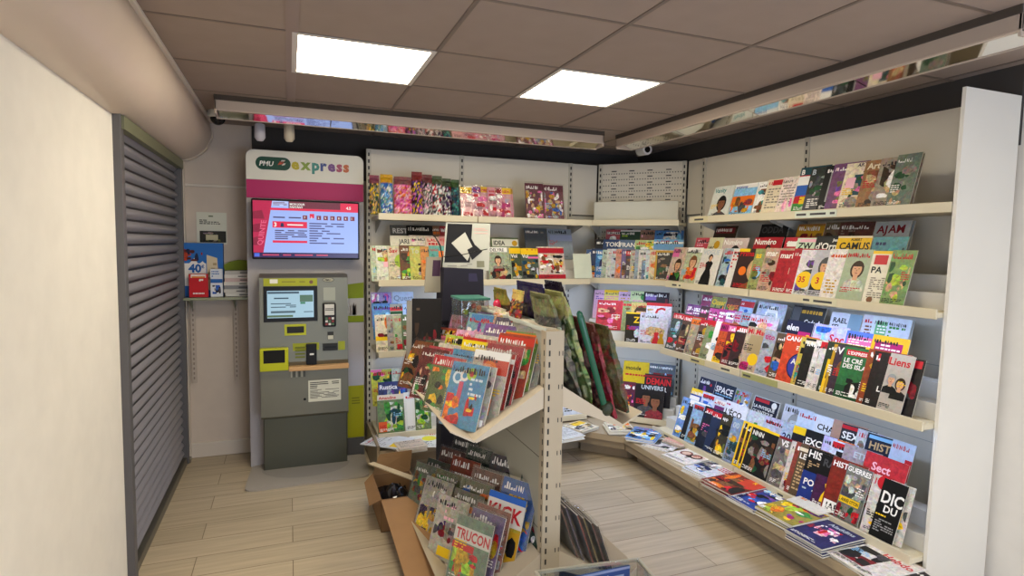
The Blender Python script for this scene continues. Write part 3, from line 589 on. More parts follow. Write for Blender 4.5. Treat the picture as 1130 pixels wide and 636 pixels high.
R(2, 0, 'in front row of right wall third shelf', [
 (745, 756, 'dark teal magazine with red title', '46524e', 'R,r,0,.84,1,.98;B,ktdr,7'), (756, 767, 'dark brown fishing magazine', '5a4436', 'R,r,0,.84,1,.98;B,kNM,6'),
 (766, 776, 'grey-tan magazine with orange title', 'a89a84', 'R,o,0,.82,1,.96;B,hM,5'), (775, 784, 'brown crowded magazine', '6a4a38', 'R,r,0,.84,1,.98;B,skY,7'),
 (783, 793, 'magazine with green head and white gown', '8a8f6a', 'R,r,0,.88,1,1;B,g,2,.2,.55,.8,.85,.3;B,w,3,.2,.05,.8,.5,.3'),
 (792, 799, 'white-edged red magazine', 'b04a42', 'R,w,0,0,.25,1;B,ekr,6'), (798, 808, 'orange magazine with yellow foot', 'c9562c', 'R,P,0,.8,1,.98;R,y,0,0,1,.15;B,oNk,5'),
 (807, 816, 'dark red magazine with yellow spots', '7a2a2c', 'R,p,0,.82,1,.96;B,yok,6'), (815, 827, 'dark magazine with woman in red', '3c2a2a', 'B,Rks,7;R,r,0,.85,1,.97'),
 (827, 847, 'beige magazine with yellow smiling disc', 'b9a48c', 'T,Mi Maç,r,.84,.12;R,a8946e,.2,.4,.75,.82;C,y,.5,.28,.2;B,P,3,.05,.02,.4,.2'),
 (846, 862, 'grey-blue magazine with red shape', '9fa4ae', 'T,tito,P,.8,.12;B,r,2,.1,.05,.6,.45,.28;B,Ek,4'),
 (860, 872, 'brown magazine with hunting dog', '5a4a3a', 'B,kNMb,9'),
 (870, 891, 'orange-red magazine with blue disc', 'cf4a2c', 'T,CANARD,w,.86,.1,.02;R,cf4a2c,0,.6,1,.8;L,w,.4,.68,.9,.78,2;C,B,.62,.36,.38;C,3c3f98,.62,.36,.34;T,ATT,w,.4,.11,.35'),
 (887, 893, 'yellow and green narrow magazine', 'c9b04a', 'B,gtk,6'), (892, 904, 'black thriller magazine', '24221f', 'R,m,0,.88,1,.95;B,Eh,4'),
 (903, 910, 'white biography magazine', 'd9d2cc', 'R,r,.2,.84,1,.97;B,nhe,5,.1,.1,.9,.8'), (909, 917, 'white magazine with red band', 'd2ccc6', 'R,r,0,.84,1,.97;B,Ek,4'),
 (916, 921, 'dark green guide magazine', '2f3a2c', 'B,kE,4'), (920, 924, 'yellow-edged magazine', '2a2620', 'K,y,.08;B,Nh,4'), (923, 928, 'second yellow-edged magazine', '2a241c', 'K,Y,.08;B,Nh,4'),
 (927, 936, 'dark purple magazine with white letter', '40303c', 'T,V,w,.82,.14,.02;B,nV,4'),
 (935, 962, 'green news magazine with skull and white headline', '2f6a3a', "R,r,.08,.84,.8,.95;T,L'EXPRESS,w,.86,.06,.12,.76;T,LE CRÉ,w,.7,.085,.06;T,DES ISLA,w,.59,.085,.06;R,G,0,0,1,.25;B,k,3,.25,.08,.75,.4,.3;B,w,3,.4,.06,.75,.3,.16"),
 (961, 969, 'orange-brown magazine beside green cover', '8a3f22', 'B,okY,5'), (968, 976, 'black magazine with red letter badge', '231a1a', 'R,r,.1,.82,.95,.96;B,yk,3,.1,.5,.9,.75'),
 (975, 986, 'black magazine with white and red title', '201c1c', 'R,r,.2,.84,.95,.97;T,L,w,.3,.1,.1;B,ER,4'), (984, 1010, 'magazine with two men in dark suits', 'b9b0a4', 'T,Liens,r,.8,.13,.02;P,s,e,k,.3,.55,.2;P,s,N,k,.7,.5,.22')], h=.28, tilt=18)
R(3, 2, 'in back row of right wall lowest shelf', [
 (774, 791, 'navy space magazine with red dot', '20223e', 'L,v,.1,.8,.7,.92,1;C,r,.75,.85,.06;B,bvB,5'), (791, 813, 'black and blue astronomy magazine', '18233c', 'T,SPACE,w,.74,.16,.05;L,c,.1,.66,.9,.72,1;B,Bb,4,.05,.1,.95,.6'),
 (813, 830, 'many-coloured mosaic magazine', '9aa0a8', 'B,cYwbgr,22,.05,.1,.95,.95,.12'),
 (834, 862, 'black physics magazine with pale headline', '171b30', 'R,r,.05,.88,.6,.96;C,w,.8,.88,.1;T,LA PHYSIQUE,w,.72,.08,.05;T,QUANTIQUE,w,.6,.08,.05;L,c,.1,.45,.9,.53,1;K,w,.02'),
 (868, 884, 'pale magazine with grey faces', 'cfd3dc', 'P,d,e,h,.5,.6,.3;L,r,.1,.3,.8,.4,1'), (884, 902, 'pale blue plain magazine', 'cfdcec', 'L,e,.1,.5,.6,.6,1'),
 (903, 925, 'white magazine with black capitals', 'dfe4ec', 'T,CHA,k,.7,.13,.1;L,e,.1,.58,.9,.64,1'), (922, 932, 'tan magazine with white letter', 'b08a78', 'T,S,w,.7,.14,.3'),
 (932, 948, 'dark magazine with bold white letters', '2a2c34', 'T,SEX,w,.7,.15,.05;T,DE LA,w,.54,.11,.05;R,r,0,.9,.5,.97'), (949, 960, 'grey-white magazine with small photos', 'c3c6d0', 'B,Eeh,6'),
 (960, 986, 'navy history magazine with yellow title', '1c2438', 'T,HIST,M,.7,.15,.1;B,dhw,5,.1,.2,.9,.55;R,c,.05,.9,.9,.97'), (986, 1004, 'pale blue magazine with red edge', 'b9c8e0', 'R,r,.7,.3,1,.7')], h=.27, tilt=18)
R(3, 1, 'in middle row of right wall lowest shelf', [
 (765, 777, 'yellow-topped blue magazine', '2c4a9a', 'R,y,0,.84,1,1;R,w,0,.6,.5,.8;B,Bb,3'), (777, 790, 'white and blue science magazine', 'c9d4ea', 'R,r,.05,.86,.6,.95;B,bc,8'), (790, 802, 'white magazine with purple block', 'cdd0de', 'R,6a2a68,.1,.2,.95,.8;R,w,.1,.84,.6,.95;L,a,.2,.3,.8,.7,3'),
 (802, 826, 'white magazine with bold black title', 'e2e4ec', "T,L'ÉCO,k,.66,.15,.08;R,r,.75,.4,.95,.62;L,P,.05,.88,.9,.96,1;R,c,.7,.3,1,.42"), (826, 846, 'pale magazine with green landscape', 'c3ccd4', 'B,ghqT,8,.3,.2,.95,.75;R,b,.05,.3,.3,.55'),
 (846, 866, 'lilac magazine with red title', 'b9bcd4', 'L,r,.1,.8,.8,.94,1;B,hEd,7'), (866, 878, 'grey-blue magazine with numbers', 'a9b4cc', 'T,20,B,.6,.16;B,be,4'),
 (878, 893, 'black magazine with yellow corner', '1c1d24', 'R,y,.0,.84,.4,1;T,REVUE,w,.5,.11;T,au,w,.68,.1,.4'), (892, 911, 'black magazine with white capital title', '1a1a20', 'T,EXCEL,w,.7,.14,.04;B,e,3,.3,.1,.8,.5'),
 (911, 921, 'lilac magazine with orange corner', 'b4b4dc', 'R,o,.4,.8,.9,1;B,vi,3'), (920, 933, 'white magazine with yellow framed figure', 'c9d4e6', 'R,k,.2,.3,.85,.8;B,y,4,.25,.32,.8,.78,.25;R,r,.05,.85,.4,.97'),
 (934, 958, 'grey-pink magazine with soft portrait', '9c8f98', 'B,hEM,7;T,ETHI,d,.78,.12,.3'), (957, 1004, 'red magazine with white script title', 'b83038', 'T,Sect,a,.7,.15,.2;T,d Elf,a,.54,.12,.2;B,dbe,5,.0,.1,.9,.45')], h=.27, tilt=18)
R(3, 0, 'in front row of right wall lowest shelf', [
 (755, 762, 'blue and yellow children magazine', '6f94d0', 'B,ycw,9'), (763, 769, 'black and white book', '1c1c20', 'R,w,0,.9,1,1'),
 (768, 781, 'pale blue magazine with horse rider', '8fb0d0', 'R,r,.05,.86,.5,.96;B,nNYg,8,.1,.05,.95,.6'), (780, 790, 'black magazine with pink line', '1d2230', 'R,r,.1,.86,.9,.95;L,p,.1,.4,.6,.6,3;B,BE,4'),
 (789, 799, 'navy magazine with standing figure', '24304e', 'R,r,0,.86,1,.97;G,k,s,k,.5,.05,.8'), (799, 811, 'dark magazine with yellow vehicles', '3a3626', 'T,app,w,.86,.08;B,yYkq,9'),
 (811, 822, 'grey-blue travel magazine', '7f92b0', 'T,00,d,.78,.13;B,bTeY,9'), (822, 828, 'yellow-bordered magazine', '3a2a1c', 'K,y,.06;B,nR,4'), (827, 832, 'yellow-bordered magazine', '3a2a1c', 'K,y,.06;B,nR,4'),
 (831, 861, 'black photo magazine with yellow upper band', '1b1815', 'R,y,0,.95,1,1;R,y,0,0,.04,1;T,NNN,w,.8,.1,.1,.5;B,NnhRG,16,.08,.05,.95,.78,.16'),
 (862, 877, 'grey brown sepia magazine', '6d6460', 'T,VS,w,.82,.12,.1;R,R,.0,.95,1,1;B,hEMe,9'), (876, 882, 'white-spined magazine', 'd0c6c0', 'R,r,.4,.8,1,.96;B,eR,4'), (881, 887, 'rust red magazine', '8a3f34', 'B,wR,4'),
 (886, 897, 'brown magazine with stacked headlines', '5a4a36', 'T,LE,w,.72,.11,.05;L,M,.05,.1,.95,.66,8;R,m,0,.86,1,.93'),
 (895, 912, 'royal blue history magazine', '22357c', 'R,k,0,.55,1,1;T,HIS,w,.82,.14,.05;T,POR,w,.3,.12,.1;L,d,.1,.2,.9,.26,1;C,b,.8,.6,.14;L,M,.1,.6,.6,.76,3'),
 (910, 924, 'purple magazine with yellow figure', '452244', 'R,k,0,.6,1,1;T,RAI,E,.78,.14,.1;G,y,y,y,.4,.12,.6;B,Va,4,.4,.03,.95,.3'),
 (922, 938, 'rust red magazine with white square headline', '7d2a20', 'T,HISTO,w,.84,.1,.05;B,k,3,.5,.2,.98,.7,.3;R,w,.05,.03,.6,.22;T,JAP,k,.06,.12,.1,.58'),
 (937, 964, 'military magazine with yellow headline band', '70706a', 'T,GUERRES,w,.87,.09,.03;B,hMzEe,12,.05,.42,.95,.84,.2;R,y,.03,.3,.85,.41;T,L ANNEE OTTON,k,.325,.06,.05,.82;B,rGhR,9,.03,.03,.95,.28,.14'),
 (967, 979, 'white strip-sided magazine with small pictures', 'c9c2ba', 'C,r,.3,.9,.18;B,eEy,7'), (977, 1003, 'black magazine with huge white capitals', '141414', 'T,DIC,w,.6,.2,.1;T,DU,w,.45,.12,.3;L,y,.05,.36,.95,.41,1;L,e,.1,.1,.9,.33,5')], h=.29, tilt=19)

# ------------------------------------------------------------------ corner shelves
def K(z, t, where, items, **kw):
    P = CA + EYC*(-.37+.022+STEP_Y*t); P.z = z+STEP_Z*t+.002; return row(where, P, EXC, EYC, items, **kw)
wr = 'in back row of second corner shelf'
K(1.36, 2, wr, [(670, 685, 'red and white puzzle magazine', 'b05a62', 'L,w,.05,.8,.95,.95,1;B,wRk,6'), (685, 708, 'dark green magazine with white title', '2f4a3a', 'L,l,.1,.74,.95,.86,1;R,w,0,.95,1,1'), (708, 723, 'brown and pink magazine', '9a7464', 'L,a,.05,.7,.95,.9,1;B,np,4'), (723, 755, 'blue sky magazine with white cloud', '4f83c0', 'B,wcB,7,.3,.6,.98,.95')], h=.26)
K(1.36, 1, 'in middle row of second corner shelf', [(658, 668, 'black and white magazine', '23252c', 'L,w,.1,.8,.9,.95,1'), (667, 684, 'navy magazine with white capitals', '2c4470', 'T,TOK,w,.76,.15,.1'), (684, 703, 'grey-blue magazine with white capitals', '5a6f8c', 'T,FRAN,w,.76,.15,.05;R,w,.0,.76,.06,.95'), (702, 722, 'lime and white magazine', 'b8c98a', 'B,lgyw,7,.05,.6,.95,.95'), (722, 755, 'sky blue magazine with red line', '6fa8d8', 'R,w,0,.86,1,.92;L,r,.1,.92,.8,.97,1;R,y,0,.5,1,.56')], h=.26)
cl = [('blue magazine with green foot', '3f5a8a', 'R,G,0,0,1,.3'), ('dark blue magazine with orange foot', '2c3a5c', 'R,o,0,0,1,.2'), ('blue sea magazine', '3c78b4', 'B,cB,5'), ('pale magazine with green hills', 'a9b8a8', 'B,gG,5'), ('grey-white magazine', 'c9cbc6', 'B,eE,4'), ('white magazine with dark photos', 'bfc3c9', 'B,EkB,5'), ('pink and orange magazine', 'c98a78', 'B,orv,6'), ('purple and brown magazine', '6a5a8a', 'B,nvN,5'), ('red-lettered dark magazine', '4a3a44', 'R,r,0,.8,1,.95;B,nE,4'), ('beige and grey magazine', 'b0aa9c', 'B,Eh,5'), ('grey magazine with blue photo', '8f9aa8', 'B,bT,5'), ('pale spine magazine', 'cfcac0', 'B,hb,3'), ('blue-grey spine magazine', '6a7f9a', 'B,wT,3'), ('white and teal magazine', 'c0d0d2', 'B,tM,4'), ('cream and orange magazine', 'd6c4a0', 'B,oM,4')]
xs = [648, 653.5, 659, 666, 671, 676, 681, 687, 692, 697, 702, 706, 710, 714, 718]
it = [(xs[i], xs[i]+5, d, c, e) for i, (d, c, e) in enumerate(cl)]
it += [(724, 745, 'magazine in yellow border with dark photo', '2a2622', 'K,Y,.1;B,hNSG,7,.15,.1,.85,.8'), ]
K(1.36, 0, 'in front row of second corner shelf', it, h=.25, tilt=14)
K(.85, 2, 'in back row of third corner shelf', [(657, 669, 'pink and lilac puzzle magazine', 'd6a8c0', 'L,v,.1,.6,.9,.8,2'), (668, 684, 'yellow and pink puzzle magazine', 'e0cc6a', 'L,p,.1,.6,.9,.8,2;R,y,0,.9,1,1'), (684, 698, 'lilac and yellow puzzle magazine', 'cfa8c4', 'L,Y,.1,.55,.9,.8,2'), (697, 711, 'pale green puzzle magazine', 'c3d098', 'L,p,.1,.5,.9,.7,2;C,g,.6,.8,.16'), (711, 739, 'black magazine with lilac title', '2a1a20', 'R,8a6ab0,.08,.72,.5,.9;B,RSk,6')], h=.25)
K(.85, 1, 'in middle row of third corner shelf', [(660, 688, 'red-topped magazine', 'b8303c', 'B,RpM,6'), (687, 699, 'grey-green gossip magazine', '8f9a6a', 'L,r,.1,.8,.9,.95,1;B,en,5'), (698, 714, 'yellowish magazine with face in profile', 'c9b06a', 'P,s,N,g,.4,.62,.3;B,gl,3,.5,.6,.95,.9'), (714, 742, 'white magazine with large red letter', 'd9d4e0', 'T,C,r,.5,.36,.35;R,r,0,.9,1,1;B,M,3,.05,.5,.3,.8')], h=.25)
K(.85, 0, 'in front row of third corner shelf', [(692, 706, 'black magazine with yellow letter', '222018', 'T,Z,y,.66,.2,.3;R,y,0,.95,1,1;B,vhd,5,.1,.1,.9,.55'), (707, 738, 'pale magazine with people before pyramid', 'cfcddc', 'B,M,2,.25,.05,.9,.6,.4;G,r,s,Y,.62,.03,.5;G,Y,s,N,.8,.03,.45')], h=.255, tilt=15)
K(.245, 2, 'in back row of lowest corner shelf', [(689, 717, 'yellow magazine with black title', 'd8b820', 'T,monde,k,.72,.13,.1;L,r,.1,.5,.9,.62,1'), (716, 746, 'grey magazine with red band', '5a646c', 'R,R,.2,.5,.9,.7;B,Eec,6;L,d,.5,.84,.95,.94,1')], h=.26)
K(.245, 1, 'in middle row of lowest corner shelf', [(712, 742, 'black magazine with bold red capitals', '1f1c20', 'T,DEMAIN,r,.68,.2,.08;T,AIR,w,.48,.15,.45;R,R,.0,.9,1,.96')], h=.27)
K(.245, 0, 'in front row of lowest corner shelf', [(662, 682, 'black magazine with coloured dots', '1b191c', 'B,wyr,8,.05,.1,.7,.5,.08'), (680, 702, 'purple and red magazine with yellow sparks', '5a2438', 'B,yrpoVw,26,.05,.05,.95,.9,.09'), (702, 737, 'black magazine with two brown faces', '1d1a1e', 'T,UNIVERS,d,.85,.12,.2;P,S,k,E,.4,.6,.2;P,S,k,8a3038,.72,.52,.22')], h=.28)

# ------------------------------------------------------------------ back wall rows
def BW(z, t, where, items, y0=4.16, **kw): return row(where, (0, y0+.022+STEP_Y*t, z+STEP_Z*t+.002), EXB, EYB, items, **kw)
BW(1.825, 0, 'on top back-wall shelf above the display rack', [
 (508, 521, 'pink magazine with toy and yellow top', 'c98a90', 'R,y,0,.8,1,1;R,p,.5,.82,.9,.98;R,dba7a7,.0,0,1,.76;B,rw,5'), (521, 538, 'wide pink doll magazine with yellow top', 'd8a0a8', 'R,y,.3,.82,1,1;R,v,0,.8,.35,.98;B,prw,7'),
 (538, 547, 'narrow pink magazine with yellow top', 'd2949c', 'R,Y,.3,.82,1,.98;B,rpw,5'), (547, 563, 'pink magazine with red dress and yellow top', 'cf96a0', 'R,y,.4,.8,1,1;R,R,0,.82,.4,.96;B,Prw,7')], h=.235, tilt=10, film=True, name='toy_magazine', group='pink toy magazines on the top shelf')
BW(1.825, 0, 'on top back-wall shelf, kiosk-far end', [(579, 599, 'maroon sticker pack with glitter', '6a3f46', 'B,wYeMp,22,.05,.05,.95,.8,.11;R,5a2838,0,.82,1,1'), (599, 621, 'maroon sticker pack with blue spots', '74464e', 'B,bMewYp,22,.05,.05,.95,.8,.11;R,5e2a3a,0,.82,1,1')], h=.285, tilt=9, film=True, name='toy_pack', cat='toy pack', group='maroon sticker packs')
BW(1.355, 2, 'in back row of second back-wall shelf', [(431, 447, 'grey magazine with white capitals', '6a6a64', 'T,REST,w,.76,.15,.1'), (448, 477, 'black magazine with grey title', '1d1d1c', 'L,E,.1,.78,.9,.93,1'), (470, 484, 'brown magazine with orange title', '8a6a52', 'L,o,.1,.7,.9,.85,1'), (485, 497, 'red magazine with white title', 'a83c40', 'L,w,.1,.78,.9,.93,1'),
 (578, 602, 'dark grey magazine', '54585c', 'L,h,.1,.8,.9,.92,1'), (603, 630, 'blue-grey landscape magazine', '8f98a0', 'R,9aa4c0,.1,.6,1,.8')], h=.26)
BW(1.355, 1, 'in middle row of second back-wall shelf', [(431, 452, 'cream gardening magazine with black title', 'dcd8c6', 'T,JARDIN,E,.76,.14,.3'), (452, 470, 'white magazine with pink title', 'd8d0c4', 'L,p,.1,.78,.9,.92,1;B,yg,3'), (470, 484, 'pale pink magazine', 'd9c3b4', 'L,r,.1,.7,.9,.85,1'), (484, 497, 'pink and red magazine', 'c98a88', 'R,r,.3,.7,1,.85'),
 (541, 577, 'green decoration magazine with white title strip', '5d6a48', 'R,d4d4c4,.05,.72,.98,.95;T,IDEA,k,.76,.14,.1,.5;C,Y,.85,.82,.1;B,aGRg,7,.05,.1,.95,.66')], h=.26)
BW(1.355, 0, 'in front row of second back-wall shelf', [(409, 416, 'pale green magazine at shelf end', 'b9c3a8', 'B,nYg,4'), (415, 429, 'white magazine with coloured title', 'd9dccb', 'B,lotnM,7,.05,.55,.95,.95;R,a,.25,.4,.6,.55'), (428, 441, 'cream magazine with lime apple', 'cfc7a8', 'T,Sav,r,.82,.13;C,l,.5,.58,.26;B,ed,4,.1,.05,.9,.4'), (441, 452, 'brown food magazine with orange', '6a4630', 'C,o,.6,.7,.3;B,gNl,6'),
 (452, 464, 'yellow-green magazine with dark sketch', 'c0bf62', 'T,To,z,.8,.14;B,kNe,5,.3,.15,.9,.5'), (464, 473, 'orange and teal magazine', 'c98a4a', 'R,t,.4,.05,.9,.95;B,on,5'), (473, 486, 'teal and orange striped magazine', '5aa09a', 'R,o,.6,.6,1,.85;B,tn,4'),
 (538, 563, 'grey-green magazine with woman sitting', '9aa48a', 'R,w,.05,.84,.85,.98;T,DELYRE,E,.86,.09,.1,.82;P,s,N,h,.42,.6,.17;B,nRkM,9,.05,.03,.95,.35'),
 (562, 574, 'narrow yellow-topped car magazine', '45503c', 'R,y,0,.82,1,1;T,Vol,w,.7,.11;B,YkTe,8,.05,.05,.95,.66'), (574, 593, 'wide yellow-topped car magazine', '4c5648', 'R,y,0,.8,1,1;L,r,.2,.93,.9,.98,1;T,Vol,w,.7,.11;R,p,.4,.68,1,.74;B,YkTdE,10,.05,.05,.95,.66')], h=.26, tilt=14)
BW(1.355, 0, 'at far end of second back-wall shelf', [(592, 622, 'red and white framed puzzle magazine', 'cdbcb0', 'R,b02030,0,.8,1,.96;R,b02030,0,0,1,.16;B,knrMw,18,.08,.2,.95,.78,.12'), ], h=.265, tilt=14)
BW(.845, 2, 'in back row of third back-wall shelf', [(409, 432, 'pink and blue magazine with black letters', 'a48fc0', 'B,pbkvw,9,.05,.6,.95,.95;T,EE,k,.62,.12,.3'), (433, 456, 'pale blue magazine with thin serif title', 'b8c8dc', 'T,Quest,8a94a4,.74,.16,.05')], h=.26)
BW(.845, 1, 'in middle row of third back-wall shelf', [(411, 431, 'blue magazine with violet text', '5a8ab8', 'L,v,.1,.78,.9,.92,1;B,cB,5'), (431, 444, 'red and dark green magazine', 'a8a08a', 'R,r,0,.8,1,.9;R,G,.0,.6,1,.78'), (444, 456, 'pale blue magazine with dark block', 'a0b8d8', 'R,b,.2,.7,.9,.85')], h=.26)
BW(.845, 0, 'in front row of third back-wall shelf', [(414, 428, 'cream magazine with orange cat', 'd9cdb0', 'B,o,4,.1,.55,.9,.95,.22;R,y,0,.3,1,.42;B,NR,3,.05,.4,.5,.5'), (427, 435, 'grey and brown magazine', 'a09a8a', 'B,nEh,7'), (434, 444, 'green stem magazine with red foot', 'a8ac8a', 'B,gGl,5;R,r,.1,.05,.9,.2'), (443, 450, 'dark green magazine', '5a6a4a', 'B,nR,5'), (449, 458, 'blue magazine with red figure', '4a64a8', 'B,royc,8')], h=.265, tilt=14)
BW(.245, 2, 'in back row of lowest back-wall shelf', [(410, 432, 'yellow-green garden magazine', 'b9b84a', 'B,yGlp,9,.05,.5,.95,.95;R,p,0,.94,.4,1'), (432, 448, 'pale garden magazine with red mark', 'c0c4a8', 'B,ygR,7')], h=.27)
BW(.245, 1, 'in middle row of lowest back-wall shelf', [(417, 449, 'dark blue magazine with white title', '39406a', 'T,Rustica,w,.8,.12,.05;B,yveb,7,.3,.4,.95,.8')], h=.27)
BW(.245, 0, 'in front row of lowest back-wall shelf', [(416, 445, 'green house-plant magazine with orange square', '6a805a', 'R,dad0c0,0,.86,1,1;T,Amandine,r,.88,.08,.05,.9;B,gGlTz,14,.25,.05,.95,.8,.2;R,e0602c,.03,.04,.34,.3;T,HS,r,.12,.1,.08,.3'), (446, 457, 'plain white magazine', 'dfe0dc', 'R,e8e8e4,.1,.05,.95,.8'), (457, 474, 'green vegetable garden magazine', '6f8058', 'B,gGlz,12,.05,.05,.95,.85,.2')], h=.28, tilt=14)
BW(.245, 0, 'on lowest back-wall shelf seen right of the gondola post', [(619, 634, 'white magazine with yellow square', 'd6dce8', 'R,y,.0,.4,.35,.7;R,b,.0,.75,.3,.95;L,k,.05,.1,.4,.35,3'), (634, 640, 'white magazine with red letters', 'd9dbe4', 'L,r,.1,.6,.9,.8,2')], h=.27, tilt=14)
# blank divider cards
for lab, P, ex, ey, w_, h_, c_ in (('blank pale green card standing by the end of back-wall shelf', (2.12, 4.14, 1.37), EXB, EYB, .16, .2, 'd0d8c4'), ('blank white card lying against lowest corner shelf rack', (2.42, 4.22, .26), EXC, EYC, .25, .2, 'dfe4ee')):
    m = MB(); m.box(0, w_, 0, .003, 0, h_, c_); o = m.build('blank_card', 'card', None, lean(V3(P), ex, ey, math.radians(12)), .0008); tag(o, lab, 'card')

# bagged toys on the top back shelf
def bag(label, M, w, h, d, bg, cols, top, group, cat='toy bag', n=22, name='toy_bag'):
    t = bpy.data.objects.new(name, None); COL.objects.link(t); t.matrix_local = M; tag(t, label, cat, group)
    nx, nz = 14, 24; P = []; m = MB(); o3 = V3((rnd.uniform(0, 50), rnd.uniform(0, 50), 0)); fr = 26
    for s in (0, 1):
        for k in range(nz+1):
            for i in range(nx+1):
                u = i/nx; v = k/nz; b = (math.sin(math.pi*u)**.6)*(math.sin(math.pi*min(v*1.02+.02, 1))**.5 if v > 0 else .25)
                nz_ = noise.noise(V3((u*w*45, v*h*45, 3*s))+o3)
                P.append((u*w, (-1 if s == 0 else .35)*d*b*(.8+.45*nz_), v*h))
    q = (nx+1)*(nz+1); fs = []
    for s in (0, 1):
        for k in range(nz):
            for i in range(nx):
                a = s*q+k*(nx+1)+i; f = (a, a+1, a+nx+2, a+nx+1); fs.append(f if s == 0 else f[::-1])
    allc = [bg]+list(cols)
    def vc(i):
        v = ((i % q)//(nx+1))/nz; c3 = V3(P[i])*fr; c3.y = 0; g = noise.noise(c3+o3)*.9+noise.noise(c3*2.3+o3)*.4+.5
        return mot(top, .5) if v > .8 else mot(allc[int(g*len(allc)*1.3) % len(allc)], .5)
    VC = [vc(i) for i in range(len(P))]
    for f in fs: m.add([P[i] for i in f], [(0, 1, 2, 3)], [VC[i] for i in f], True)
    m.build('contents', 'bag', t)
    m = MB(); m.box(.02*w, .98*w, -.004, .004, h*.97, h*1.05, mot(top, .5))
    m.build('header_card', 'print', t, bevel=.001)
    return t
GB = 'bagged toys on the top back-wall shelf'
def topbag(px0, px1, h, lab, bg, cols, top):
    P = V3((0, 4.22, 1.83)); e = P+ZUP*h; s0, s1 = solve_s(e, EXB, px0), solve_s(e, EXB, px1)
    bag(lab+' on top back-wall shelf', lean(P+EXB*s0, EXB, EYB, math.radians(7)), s1-s0, h, .05, bg, cols, top, GB)
topbag(408, 419, .265, 'toy bag with yellow label and brown toys, first from kiosk', 'G', ['N', 'M', 'G', 'y', 'h'], '7a3a4c')
topbag(420, 434, .275, 'toy bag with yellow top and pale blue toys', 'b', ['c', 'b', 'w', 't', 'e'], 'Y')
topbag(435, 455, .265, 'wide bright pink toy bag', 'p', ['p', 'P', 'o', 'a', 'p', 'M'], '7a4a4a')
topbag(455, 467, .305, 'tall pink and purple toy bag with red top', 'v', ['p', 'v', 'N', 'y', 'k'], '7a3030')
topbag(467, 478, .29, 'toy bag with white horse and pink card', 'E', ['w', 'e', 'k', 'a', 'h'], '6a3a3a')
topbag(478, 489, .285, 'toy bag with white horse and red mane', 'E', ['w', 'w', 'r', 'T', 'E'], '45503a')
topbag(489, 499, .27, 'dark purple toy bag with small white figure', 'V', ['V', 'e', 'w', 'k', 'R'], '3f4a34')
topbag(499, 508, .265, 'dark blue toy bag, furthest from the kiosk', 'T', ['T', 'B', 'E', 't'], '36502f')

# ------------------------------------------------------------------ flat piles on the ledge
def flat(label, px, py, ang, w, h, n, bg, el, zb=.2, group=None, t=.007, spread=.012, cat='magazine', ex=EXR, up=EYR, name='magazine'):
    P = on_z(px, py, zb+n*t); P.z = zb
    for k in range(n):
        a = math.radians(ang+rnd.uniform(-3, 3)); e1 = ex*math.cos(a)+up*math.sin(a); e3 = up*math.cos(a)-ex*math.sin(a)
        Q = P - e1*(w/2) - e3*(h/2) + V3((rnd.uniform(-1, 1)*spread, rnd.uniform(-1, 1)*spread, t*(k+1)-.0004))
        top = k == n-1
        o = make_mag(frame(Q, e1, V3((0, 0, -1)), e3), w, h, t-.0012, bg, el if top else '', name=name)
        pos = 'top copy of ' if top else ('%s from bottom in ' % ORD[k+1])
        tag(o, (pos if n > 1 else '')+label, cat, group or ('pile of '+label)); ALLMAGS.append(o)
flat('pile of blue beach magazines on corner ledge', 712, 479, 40, .21, .28, 5, '5a8fd0', 'B,ywckB,16,.05,.05,.95,.8,.16')
flat('pile of pink newspapers beside the lowest rack lip', 752, 485, 12, .17, .2, 6, 'd9a79a', 'L,h,.1,.2,.9,.8,7')
flat('black and white magazine behind the spectacles magazine', 733, 489, 30, .2, .26, 2, 'c9c4c4', 'B,kEew,9')
flat('white magazine with dark spectacles on right ledge', 760, 503, 8, .22, .30, 4, 'ded8d2', 'C,7a3a30,.3,.55,.2;C,d9b9a5,.3,.55,.14;C,k,.68,.55,.2;C,d9b9a5,.68,.55,.14;B,k,2,.4,.3,.6,.5,.1')
flat('white and blue photo magazine on right ledge', 785, 517, 6, .22, .29, 4, 'c9cbd2', 'B,BbEew,12,.02,.1,.55,.95,.2;L,r,.6,.5,.95,.9,4')
flat('red and brown magazine pile on right ledge', 812, 534, 6, .25, .3, 5, '7a2c20', 'B,Nokrn,14,.05,.05,.95,.95,.2;R,c9402c,.5,.55,1,.95;T,R,y,.8,.1,.7')
flat('blue comic pile on right ledge', 838, 550, 0, .2, .29, 4, '27408c', 'B,bcwvkr,18,.05,.2,.95,.95,.14;L,w,.05,.05,.9,.15,2')
flat('white newspaper behind the yellow comic', 893, 556, 4, .2, .12, 1, 'd8d4ca', 'L,o,.1,.6,.9,.9,1', zb=.26)
flat('thick yellow-green comic pile on right ledge', 875, 563, 2, .24, .28, 6, '9a8a3a', 'B,ylgvPwo,22,.03,.05,.97,.97,.17', t=.009)
flat('navy magazine pile with pink flower', 910, 588, 4, .21, .29, 6, '2b2a5c', 'T,Aladdins,d,.84,.1,.2;B,pawr,9,.35,.35,.7,.75,.13;B,wa,4,.1,.5,.3,.75,.08;B,wa,4,.72,.3,.92,.5,.08')
flat('white magazine with red script and black photo', 965, 617, -6, .25, .3, 3, 'd9d3cc', 'T,Hebdo,r,.72,.14,.4;B,kEkR,7,.05,.15,.6,.75,.24')
flat('black magazine pile cut by the right frame edge', 985, 633, -14, .24, .3, 2, '23201f', 'L,w,.3,.5,.95,.7,2;B,hE,6')
flat('puzzle magazine pile on corner ledge, nearer the post', 641, 470, 20, .2, .2, 4, 'd9cdb4', 'R,y,.3,.6,.95,.95;B,kNEw,12,.05,.1,.95,.6,.14', ex=EXB, up=EYB)
